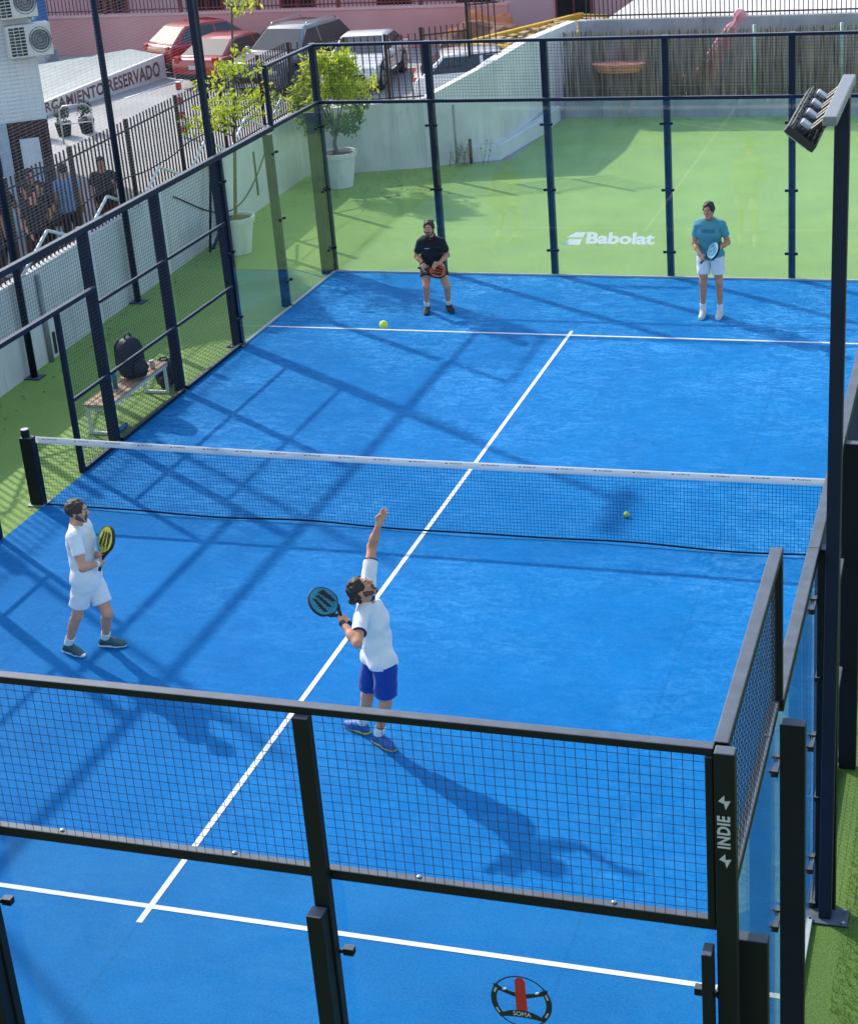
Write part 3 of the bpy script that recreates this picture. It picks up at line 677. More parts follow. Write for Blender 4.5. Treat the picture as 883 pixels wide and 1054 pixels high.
bp = [(wx(17.0) - .11, 17.15), (-7.45, 17.60), (-6.6, 17.86), (-5.9, 18.08)]
for a, c in zip(bp, bp[1:]): bay((*a, 0), (*c, 0), 1.50, 2.92)
bay((-5.85, 18.10, 0), (-5.0, 18.70, 0), 2.05, 3.02); bay((-4.98, 18.72, 0), (-4.40, 19.1, 0), 2.25, 3.55)
for k in range(-6, 6):
    y = 5.55 + 2.115 * k
    for a, c, za, zc in ((y - .95, y, 1.50, 1.95), (y, y + 1.05, 1.95, 1.52)):
        b = MB(); b.tube([(wx(a) + .02, a, za), (wx(c) + .02, c, zc)], .026, 6); b.build('brace', M['white_paint'], t)
b = MB(); pts = []
for i in range(90):
    y = -8 + 24 * i / 89; pts.append((wx(y) - .06 + .02 * math.sin(i * 1.3), y, 2.0 + .05 * math.sin(i * .45)))
b.tube(pts, .012, 5); b.build('strand', M['black'], t)

t = thing('netting_fence', 'tall fine mesh screen on dark poles standing along the foot of the white wall', 'netting', (-7.9, 8, 0))
py = [-7.0, -3.2, .5, 4.28, 8.02, 12.0]
for y in py:
    x = wx(y) + .12; b = MB(); b.tube([(x, y, .012), (x, y, 6.6)], .055, 12); b.build('screen_pole', M['frame'], t, smooth=True)
    MB().box((x - .12, y - .12, 0), (x + .14, y + .12, .012)).build('base_plate', M['frame'], t, bevel=.003)
for a, c in zip(py, py[1:]):
    b = MB(); xa, xc = wx(a) + .12, wx(c) + .12
    z = 2.1
    while z < 6.5: b.tube([(xa, a, z), (xc, c, z)], .0020, 3, caps=False); z += .05
    for i in range(1, 19):
        u = i / 19; b.tube([(xa + (xc - xa) * u, a + (c - a) * u, 2.1), (xa + (xc - xa) * u, a + (c - a) * u, 6.5)], .0011, 3, caps=False)
    b.build('screen_mesh', M['galv'], t, fix=False)
b = MB(); b.tube([(wx(12) + .12, 12.0, .3), (wx(11.2) + .16, 11.3, 0.0)], .03, 8); b.tube([(wx(12) + .12, 12.0, 2.1), (wx(11.2) + .2, 11.1, 0.0)], .025, 8); b.build('stay', M['frame'], t, smooth=True)

# ------------------------------------------------------------------ planters with trees
def leaf_cloud(b, pts, size, mi=0, flat=.0):
    for p in pts:
        a = Vector(rng.normal(0, 1, 3)).normalized(); s = size * (.6 + .8 * rng.random()); u = a.orthogonal().normalized(); w = a.cross(u)
        ang = rng.random() * 2 * PI; u, w = u * math.cos(ang) + w * math.sin(ang), w * math.cos(ang) - u * math.sin(ang)
        p = Vector(p); b.add([p - u * s, p + w * s * .42 + a * s * .12, p + u * s, p - w * s * .42 + a * s * .12], [(0, 1, 2, 3)], mi)
def clump(c, r, n, sq=(1, 1, 1)):
    q = rng.normal(0, 1, (n, 3)); q /= np.linalg.norm(q, axis=1)[:, None]; q *= (rng.random(n) ** .45)[:, None] * r
    return [(c[0] + a * sq[0], c[1] + d * sq[1], c[2] + e_ * sq[2]) for a, d, e_ in q]
def planter(label, c, r0, r1, h):
    t = thing('plant_pot', label, 'plant pot', c, group='white pots behind the court')
    b = MB(); b.lathe([(0, 0), (r0, 0), (r0 + (r1 - r0) * .86, h * .86), (r1 * 1.04, h * .86), (r1 * 1.07, h), (r1 * .96, h), (r1 * .92, h * .92), (0, h * .92)], (0, 0, 0), 40)
    b.build('pot_body', M['pot'], t, smooth=False, world=False, bevel=.006)
    b = MB(); b.lathe([(0, h * .935), (r1 * .5, h * .945), (r1 * .915, h * .93)], (0, 0, 0), 24); b.build('soil', M['soil'], t, world=False, smooth=True)
planter('large white pot holding the bushy tree in the corner behind the court', (-7.30, 16.2, 0), .29, .41, .76)
planter('white pot holding the slender tall tree beside the left wall', (-7.36, 11.1, 0), .23, .34, .70)
t = thing('potted_tree', 'bushy potted tree with yellow green top and dark lower leaves', 'tree', (-7.30, 16.2, .72))
T0 = Vector((-7.30, 16.2, .72)); b = MB(); tips = []
b.tube([T0, T0 + Vector((-.03, 0, .22)), T0 + Vector((.02, .02, .42))], [.05, .04, .035], 8)
for k in range(11):
    a = 2 * PI * k / 11 + .3; L_ = .45 + .5 * rng.random(); el = .5 + .9 * rng.random()
    e0 = T0 + Vector((.01, .01, .3 + .14 * rng.random())); e1 = e0 + Vector((math.cos(a) * math.cos(el), math.sin(a) * math.cos(el), math.sin(el))) * L_ * .5
    e2 = e1 + Vector((math.cos(a) * .4, math.sin(a) * .4, .9)).normalized() * L_ * .8; b.tube([e0, e1, e2], [.022, .015, .006], 6); tips += [e1, e2]
b.build('trunk', M['bark'], t, smooth=True)
up = []; lo = []
for k in range(66):
    a = rng.random() * 2 * PI; z = 1.25 + 1.45 * rng.random(); rad = (.92 - .50 * abs((z - 1.85) / .85) ** 2) * math.sqrt(rng.random()) 
    c = (T0.x + rad * math.cos(a) + (.12 if z < 1.5 else 0), T0.y + rad * math.sin(a), z); (up if z > 1.75 else lo).append(c)
for k in range(6): up.append((T0.x - .35 + .16 * k, T0.y + .1 * rng.normal(), 2.45 + .28 * rng.random()))
b = MB(); 
for c in up: leaf_cloud(b, clump(c, .17 + .10 * rng.random(), 44, (1, 1, 1.3)), .070)
b.build('crown', M['leaf_a'], t, fix=False)
b = MB()
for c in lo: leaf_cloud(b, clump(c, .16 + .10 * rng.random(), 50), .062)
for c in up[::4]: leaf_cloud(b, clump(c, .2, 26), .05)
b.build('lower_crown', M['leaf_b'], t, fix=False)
t = thing('potted_tree', 'slender young tree with thin trunk and sparse bright leaves by the left wall', 'tree', (-7.36, 11.1, .64))
T0 = Vector((-7.36, 11.1, .64)); b = MB()
tr = [T0 + Vector((.115 * z, .02 * math.sin(z), z)) for z in (0, 1.2, 2.4, 3.6, 4.9)]
b.tube(tr, [.035, .03, .024, .016, .006], 8); cl = []
for k in range(30):
    z = 1.5 + 3.3 * rng.random() ** 1.7; a = rng.random() * 2 * PI; L_ = (.95 if z < 2.6 else .42) * (.45 + .6 * rng.random()); p0 = T0 + Vector((.115 * z, 0, z))
    p1 = p0 + Vector((math.cos(a) * L_ * .6, math.sin(a) * L_ * .6, L_ * .30)); p2 = p1 + Vector((math.cos(a) * L_ * .4, math.sin(a) * L_ * .4, L_ * .05))
    b.tube([p0, p1, p2], [.010, .007, .003], 5); cl += [p1.lerp(p2, .3), p2] + ([p0.lerp(p1, .6)] if z < 2.9 else [])
b.build('trunk', M['bark'], t, smooth=True)
b = MB()
for c in cl: leaf_cloud(b, clump(c, .13 + .09 * rng.random(), 15, (1.2, 1.2, .8)), .055)
b.build('crown', M['leaf_a'], t, fix=False)
# weeds at the foot of the back wall
t = thing('weed', 'dry weeds growing at the foot of the white wall behind the court', 'plant', (-5.0, 18.2, 0)); b = MB()
for k in range(16):
    a = rng.random() * 2 * PI; h = .25 + .4 * rng.random(); p0 = Vector((-5.05 + .25 * rng.normal(), 18.12 + .06 * rng.normal(), -.005)); p1 = p0 + Vector((.16 * math.cos(a), .16 * math.sin(a), h)); b.tube([p0, p1], [.006, .002], 4)
    leaf_cloud(b, [p0.lerp(p1, u) for u in (.4, .6, .75, .9, 1)], .03)
b.build('weed_stems', mat('dry_weed', (.16, .14, .06), var=.4, scale=20), t, fix=False)

# ------------------------------------------------------------------ reed screen, back wall and the things between
t = thing('reed_screen', 'long weathered reed screen fence behind the far end of the court', 'screen fence', (0, 23.2, 0))
MB().box((-4.05, 23.15, -.01), (9.0, 23.4, .46)).build('footing', M['wall_grey'], t, bevel=.01)
b = MB(); x = -4.05
while x < 7.0:
    if rng.random() > .03:
        r = .006 + .007 * rng.random(); z1 = 2.02 + .09 * rng.random(); dx = .03 * rng.normal(); z0 = .46; dy = .015 * rng.normal()
        b.tube([(x, 23.2 + dy, z0), (x + dx, 23.2 + dy, z1)], [r, r * .7], 4, caps=False)
    x += .0095 + .005 * rng.random() * (1 if (int(x * 3.1) % 4) else 2)
b.build('reeds', M['reed'], t, fix=False)
for z in (.75, 1.35, 1.9):
    b = MB(); b.tube([(-4.05, 23.17, z), (7.0, 23.17, z)], .006, 4); b.build('binding_wire', M['galv'], t)
for x in (.62, 2.62):
    b = MB(); b.tube([(x, 23.12, .46), (x, 23.12, 2.15)], .04, 10); b.build('screen_post', M['green_metal'], t, smooth=True)
t = thing('concrete_wall', 'grey concrete wall topped with brown bars beyond the reed screen', 'wall', (0, 26, 0))
MB().box((-4.3, 26.0, -.01), (13, 26.3, 1.92)).build('wall_body', M['wall_grey'], t, bevel=.015)
for k in range(6):
    xa = -4.1 + 2.3 * k; b = MB()
    for i in range(20):
        x = xa + .115 * i; b.box((x - .011, 26.12, 1.925), (x + .011, 26.142, 3.3))
    b.build('bar_panel', M['bar_brown'], t, fix=False); b = MB(); b.tube([(xa - .06, 26.11, 2.02), (xa + 2.24, 26.11, 2.02)], .02, 4); b.build('fence_rail', M['bar_brown'], t)
t = thing('parasol', 'folded pink parasol leaning between the reed screen and the concrete wall', 'parasol', (-1.1, 24.3, 0))
p0, p1 = Vector((-1.25, 24.3, 0.0)), Vector((.16, 24.35, 2.28)); b = MB(); b.tube([p0, p0.lerp(p1, 1.0)], .02, 8); b.build('parasol_pole', M['bar_brown'], t)
b = MB(); vs = []; NN = 28; prof = [(.28, .19), (.36, .22), (.5, .21), (.7, .17), (.84, .12), (.9, .07), (.95, .15), (1.0, .12), (1.02, .02)]
ax = (p1 - p0).normalized(); u = ax.orthogonal().normalized(); w = ax.cross(u)
for s, r in prof:
    for k in range(NN):
        a = 2 * PI * k / NN; rr = r * (1 + .28 * (k % 4 < 2) - .14 + .08 * rng.normal()); vs.append(p0.lerp(p1, s) + (u * math.cos(a) + w * math.sin(a)) * rr)
b.add(vs, [(i * NN + k, i * NN + (k + 1) % NN, (i + 1) * NN + (k + 1) % NN, (i + 1) * NN + k) for i in range(len(prof) - 1) for k in range(NN)])
b.build('parasol_cloth', M['pink_cloth'], t, smooth=True)
def trough(label, x, y, z, rx, ry, h, m):
    t = thing('planter', label, 'planter', (x, y, z - h)); b = MB()
    prof = [(0, 0), (.8, 0), (1.0, h * .8), (1.05, h), (.93, h), (.86, h * .8), (0, h * .78)]
    b.lathe(prof, (0, 0, 0), 28); b.v = [(p[0] * rx, p[1] * ry, p[2]) for p in b.v]; b.build('bowl', m, t, world=False)
    b = MB(); b.lathe([(0, h * .83), (.6, h * .9), (.88, h * .84)], (0, 0, 0), 20); b.v = [(p[0] * rx, p[1] * ry, p[2]) for p in b.v]; b.build('soil', M['terracotta'], t, world=False)
    for sx in (-.6, .6):
        bb = MB(); bb.tube([(sx * rx, 0, .01), (sx * rx, .25 if y < 23.2 else -.1, -.05)], .015, 5); bb.build('bracket', M['bar_brown'], t, world=False)
trough('wide terracotta planter hung on the front of the reed screen', -2.58, 22.85, 1.36, .62, .28, .20, M['terracotta'])
t = thing('clay_pot', 'round dark pot standing behind the reed screen near the parasol foot', 'pot', (-1.32, 23.55, .46)); b = MB(); b.lathe([(0, 0), (.2, 0), (.31, .25), (.26, .46), (.22, .46), (.24, .3), (0, .28)], (0, 0, 0), 22); b.build('pot_body', M['rust'], t, world=False, smooth=True)
MB().box((-1.75, 23.42, -.01), (-.9, 23.9, .455)).build('block', M['wall_grey'], t)

# dry leaves blown against the walls
b = MB()
for _ in range(260):
    y = rng.uniform(2, 17); d = abs(rng.normal(0, .35)); x = wx(y) + .08 + d
    if rng.random() < .45: x, y = rng.uniform(-7.6, -4.6), rng.uniform(15.2, 17.4)
    if rng.random() < .25: x, y = rng.uniform(-3.8, 5), 23.05 - abs(rng.normal(0, .4))
    a = rng.random() * 2 * PI; s = .025 + .03 * rng.random(); c, sn = math.cos(a) * s, math.sin(a) * s; z = -.002 + .012 * rng.random()
    b.add([(x - c, y - sn, z), (x + sn * .45, y - c * .45, z + .008), (x + c, y + sn, z), (x - sn * .45, y + c * .45, z + .004)], [(0, 1, 2, 3)])
b.build('fallen_leaves', mat('dry_leaf', (.13, .09, .03), color2=(.26, .22, .06), rough=.8, scale=3), kind='stuff', fix=False)

# ------------------------------------------------------------------ builder's yard: skip, tarp, pallets
t = thing('skip', 'long yellow skip with rusty inside standing above the sloping white wall', 'skip', (-6.0, 30, 0), R(66))
b = MB(); b.prism([(-2.6, .95), (2.6, .95), (2.1, .0), (-2.1, .0)], -1.0, 1.0); b.build('skip_body', M['rust'], t, world=False, bevel=.02)
for y in (-1.04, 1.04):
    MB().box((-2.7, y - .09, .951), (2.7, y + .09, 1.16)).build('rim', M['yellow'], t, world=False, bevel=.02)
for x in (-2.66, 2.66): MB().box((x - .08, -.945, .952), (x + .08, .945, 1.13)).build('rim', M['yellow'], t, world=False, bevel=.02)
for x in (-1.9, -.6, .7, 2.0):
    MB().box((x - .07, -1.08, .12), (x + .07, -1.002, .948)).build('rib', M['yellow'], t, world=False, bevel=.01)
b = MB()
for k in range(60): b.cbox((rng.uniform(-2.3, 2.3), rng.uniform(-.85, .85), 1.0 + .12 * rng.random()), (rng.uniform(.1, .5), rng.uniform(.1, .3), rng.uniform(.05, .2)), 0, Matrix.Rotation(rng.random() * 3, 3, 'Z'))
b.build('rubble', mat('tan_rubble', (.34, .24, .13), color2=(.5, .38, .2), rough=.95, scale=4), t, world=False)
t = thing('tarpaulin', 'crumpled orange tarpaulin heap beyond the bars left of the yellow skip', 'tarpaulin', (-9.0, 33, 0)); bm = bmesh.new(); bmesh.ops.create_icosphere(bm, subdivisions=4, radius=1)
for v in bm.verts:
    k = 1 + .35 * mnoise.noise(v.co * 2.2); v.co = Vector((v.co.x * 1.3 * k, v.co.y * .9 * k, max(0, v.co.z) * 1.15 * k))
me = bpy.data.meshes.new('tarpaulin_sheet'); bm.to_mesh(me); bm.free(); me.materials.append(M['orange']); o = bpy.data.objects.new('tarpaulin_sheet', me); COL.objects.link(o); o.parent = t
t = thing('rubble_heap', 'brown heap of earth and rubble behind the bars beside the skip', 'rubble heap', (-8.0, 31.5, 0)); bm = bmesh.new(); bmesh.ops.create_icosphere(bm, subdivisions=4, radius=1)
for v in bm.verts:
    k = 1 + .4 * mnoise.noise(v.co * 2.7 + Vector((3, 1, 0))); v.co = Vector((v.co.x * 1.9 * k, v.co.y * 1.2 * k, max(0, v.co.z) * 1.0 * k))
me = bpy.data.meshes.new('heap'); bm.to_mesh(me); bm.free(); me.materials.append(M['rust']); o = bpy.data.objects.new('heap', me); COL.objects.link(o); o.parent = t
t = thing('pallet_stack', 'stack of pale slatted pallets with a red beam on top, right of the skip', 'pallet stack', (-3.7, 29.3, 0), R(30))
for k in range(7):
    z = k * .2
    MB().box((-.6, -.5, z + .14), (.6, .5, z + .17)).build('deck', M['sign_white'], t, world=False)
    for y in (-.45, -.05, .35): MB().box((-.6, y, z), (.6, y + .1, z + .139)).build('bearer', M['wood'], t, world=False)
MB().box((-.85, -.1, 1.401), (.85, .08, 1.52)).build('beam', mat('red_beam', (.34, .07, .04), rough=.7), t, world=False)
t = thing('blue_barrel', 'blue plastic barrel standing behind the pallets near the bars', 'barrel', (-2.3, 30.2, 0)); b = MB(); b.lathe([(0, 0), (.27, 0), (.30, .05), (.30, .35), (.285, .37), (.30, .39), (.30, 1.1), (.27, 1.16), (0, 1.16)], (0, 0, 0), 24); b.build('barrel_body', M['blue_panel'], t, world=False)
b = MB(); b.lathe([(0, 1.17), (.06, 1.17), (.06, 1.2), (0, 1.2)], (.1, 0, 0), 10); b.build('bung', M['black'], t, world=False)

# ------------------------------------------------------------------ pink wall with railing, facades behind
t = thing('pink_wall', 'long low pink wall with brown red railing behind the parked cars', 'wall', (-18, 34.6, 0))
MB().box((-34, 34.4, -.02), (-8.6, 34.75, 1.22)).build('wall_body', M['wall_pink'], t, bevel=.01)
MB().box((-34, 34.37, 1.221), (-8.57, 34.78, 1.30)).build('coping', M['pink_pale'], t, bevel=.01)
for k in range(9):
    xa = -33.8 + 2.8 * k; b = MB()
    for i in range(20): x = xa + .14 * i; b.box((x - .012, 34.56, 1.301), (x + .012, 34.584, 2.75))
    b.build('railing_panel', M['bar_red'], t, fix=False)
    b = MB(); b.box((xa - .10, 34.53, 1.301), (xa - .04, 34.61, 2.85)); b.build('railing_post', M['bar_red'], t)
    for z in (1.42, 2.62): b = MB(); b.tube([(xa - .03, 34.555, z), (xa + 2.69, 34.555, z)], .02, 4); b.build('railing_bar', M['bar_red'], t)
t = thing('pink_building', 'pale pink building with dark openings behind the red railing', 'building', (-16, 38, 0))
MB().box((-40, 37.5, -.02), (-3.6, 46, 7.5)).build('facade', M['pink_pale'], t)
for x in (-24.0, -20.3, -16.9, -13.4, -10.6, -7.2):
    w = MB().box((x - .55, 37.44, .4), (x + .55, 37.498, 2.5)).build('window', M['dark_glass'], t)
    b = MB(); b.box((x - .62, 37.40, .33), (x + .62, 37.47, .398)); b.box((x - .62, 37.40, .4), (x - .551, 37.47, 2.5)); b.box((x + .551, 37.40, .4), (x + .62, 37.47, 2.5)); b.box((x - .03, 37.41, .4), (x + .03, 37.435, 2.5)); b.build('window_frame', M['bar_red'], w)
b = MB().box((-3.6, 26.31, -.01), (40, 120, 1.90)); b.build('terrace', mat('pale_terrace_paving', (.60, .58, .55), color2=(.68, .66, .63), rough=.85, scale=.6, detail=8), kind='structure')
# ------------------------------------------------------------------ white building with air conditioners, canopy with sign
t = thing('white_building', 'white ribbed building at the left edge with air conditioners on its wall', 'building', (-12.09, 12.88, 0), R(214.8)); WB = t
MB().box((0, -7, 2.2), (12, 0, 7.0)).build('upper_wall', M['wall_white'], t, world=False)
b = MB()
for k in range(60): b.box((.02, .0015, 2.24 + .08 * k), (11.9, .012, 2.285 + .08 * k))
b.build('cladding', M['white_paint'], t, world=False)
MB().box((.03, -6.9, -.01), (12, -.25, 2.198)).build('lower_wall', M['door_brown'], t, world=False)
df = MB(); df.box((0, -.12, 0), (.10, .02, 2.195)); df.box((.101, -.12, 1.95), (.78, .02, 2.195)); df.box((.68, -.12, 0), (.78, .02, 1.949)); dfo = df.build('door_frame', M['door_brown'], t, world=False, bevel=.005)
MB().box((.101, -.08, 0), (.679, -.03, 1.949)).build('door', M['door_brown'], t, world=False)
MB().box((.22, -.026, 1.25), (.60, -.014, 1.85)).build('notice', M['paper'], t, world=False); MB().box((.24, -.026, .93), (.56, -.014, 1.22)).build('notice', M['paper_blue'], t, world=False)
MB().box((.80, -.15, 0), (1.02, .03, 2.195)).build('pillar', mat('pale_blue_pillar', (.40, .47, .52), rough=.7), t, world=False, bevel=.01)
MB().box((1.05, -.24, 0), (4.0, -.18, 2.19)).build('shop_window', M['dark_glass'], t, world=False)
def ac_unit(label, x, z, rz):
    o = MB(); ca, sa = math.cos(R(214.8)), math.sin(R(214.8)); lx, ly = x, .30
    wpos = (-12.09 + lx * ca - ly * sa, 12.88 + lx * sa + ly * ca, z)
    t = thing('air_conditioner', label, 'air conditioner', wpos, R(214.8) + rz, group='air conditioners on the white building')
    MB().box((-.42, -.16, 0), (.42, .16, .62)).build('casing', M['sign_white'], t, world=False, bevel=.015)
    b = MB()
    for k in range(9):
        for j in range(3): b.box((.08 + j * .105, .161, .04 + k * .062), (.17 + j * .105, .168, .085 + k * .062))
    b.build('coil_grille', M['black'], t, world=False)
    b = MB()
    for r in (.06, .11, .16, .21):
        b.tube([(-.20 + r * math.cos(2 * PI * k / 24), .172, .31 + r * 1.15 * math.sin(2 * PI * k / 24)) for k in range(25)], .006, 4, caps=False)
    b.build('fan_guard', M['black'], t, world=False); b = MB(); b.tube([(-.20, .1615, .31), (-.20, .164, .31)], .20, 20); b.build('fan_recess', mat('grey_fan', (.2, .2, .21), var=.3), t, world=False)
    b = MB()
    for x_ in (-.3, .3): b.box((x_ - .02, -.38, -.06), (x_ + .02, .16, -.003))
    b.build('bracket', M['steel'], t, world=False)
ac_unit('lower of two white air conditioners on the white building', .12, 3.50, R(6)); ac_unit('upper of two white air conditioners on the white building', .30, 4.25, R(6))
t = thing('blue_kiosk', 'blue kiosk with grey base in front of the pink wall', 'kiosk', (-24.2, 32.6, 0), R(5))
MB().box((-.6, -.4, .45), (.30, .4, 3.2)).build('kiosk_wall', M['blue_panel'], t, world=False, bevel=.02); MB().box((-.7, -.5, 0), (.40, .5, .448)).build('kiosk_base', M['wall_grey'], t, world=False, bevel=.02)
# low roof of the garage ramp: pale sheet top and a lettered side wall that grows taller to the right
SL, SRt = Vector((-19.1, 24.26, -.01)), Vector((-18.17, 29.72, -.01)); n_ = (SRt - SL).normalized(); out = Vector((n_.y, -n_.x, 0)); SL0 = SL - n_ * 2.0
t = thing('ramp_roof', 'low pale garage ramp roof with lettered white side wall beside the white building', 'ramp roof', (-19, 27, 0))
hl, hr = .25, .73; th = out * .12
vs = [SL0, SRt, SRt + Vector((0, 0, hr)), SL0 + Vector((0, 0, hl))]; vs += [q - th for q in vs]
b = MB(); b.add(vs, [(0, 1, 2, 3), (7, 6, 5, 4), (0, 4, 5, 1), (1, 5, 6, 2), (2, 6, 7, 3), (3, 7, 4, 0)]); fas = b.build('side_wall', M['sign_white'], t)
word_on(fas, 'APARCAMIENTO RESERVADO', SL + out * .006 - n_ * 1.0 + Vector((0, 0, .07)), n_, (0, 0, 1), 6.25, .46, .03, M['sign_text'], 'lettering', 1.05,
        warp=lambda u, w: (u, w * (.52 + .48 * u) + .10 * u))
bk = [Vector((-24.6, 27.0, .45)), Vector((-20.1, 31.2, .66))]
vs = [SL0 + Vector((0, 0, hl - .02)) - th, SRt + Vector((0, 0, hr - .02)) - th, bk[1], bk[0]]; vs += [Vector((q.x, q.y, 0)) for q in vs]
b = MB(); b.add(vs, [(0, 1, 2, 3), (7, 6, 5, 4), (0, 4, 5, 1), (1, 5, 6, 2), (2, 6, 7, 3), (3, 7, 4, 0)]); b.build('roof', M['roof_sheet'], t)
t = thing('hoop_barrier', 'thin metal hoop barrier on the pale paving beside the white building sign', 'barrier', (-16.1, 20.65, 0)); b = MB(); b.tube([(-16.45, 20.5, 0), (-16.45, 20.5, .85), (-16.35, 20.55, .95), (-15.85, 20.8, .95), (-15.75, 20.85, .85), (-15.75, 20.85, 0)], .022, 8); b.build('hoop', M['steel'], t, smooth=True)
b = MB(); b.tube([(-16.43, 20.51, .5), (-15.77, 20.84, .5)], .015, 6); b.build('cross_bar', M['steel'], t)
M['leaf_dark'] = mat('dark_leaf', (.02, .045, .02), color2=(.05, .085, .035), rough=.6, scale=4)
for k, (x, y) in enumerate(((-17.5, 21.2), (-17.0, 21.5), (-16.55, 21.9))):
    t = thing('shrub', ['dark potted shrub nearest the white building', 'middle one of three dark potted shrubs', 'dark potted shrub nearest the hoop barrier'][k], 'shrub', (x, y, 0), group='dark shrubs beside the white building')
    b = MB(); b.lathe([(0, 0), (.16, 0), (.22, .35), (.19, .35), (0, .3)], (0, 0, 0), 16); b.build('tub', M['rubber'], t, world=False)
    b = MB(); leaf_cloud(b, clump((0, 0, .58), .28, 200, (.8, .8, 1)), .05); b.build('foliage', M['leaf_dark'], t, world=False, fix=False)
t = thing('bollard_post', 'red and white striped post beside the parking entrance', 'post', (-13.4, 21.2, 0))
b = MB(); b.tube([(-13.4, 21.2, 0), (-13.4, 21.2, 1.4)], .07, 14); b.build('post_body', M['white_paint'], t, smooth=False)
for k in range(4): b = MB(); b.tube([(-13.4, 21.2, .12 + .36 * k), (-13.4, 21.2, .30 + .36 * k)], .073, 14); b.build('red_band', M['red'], t)

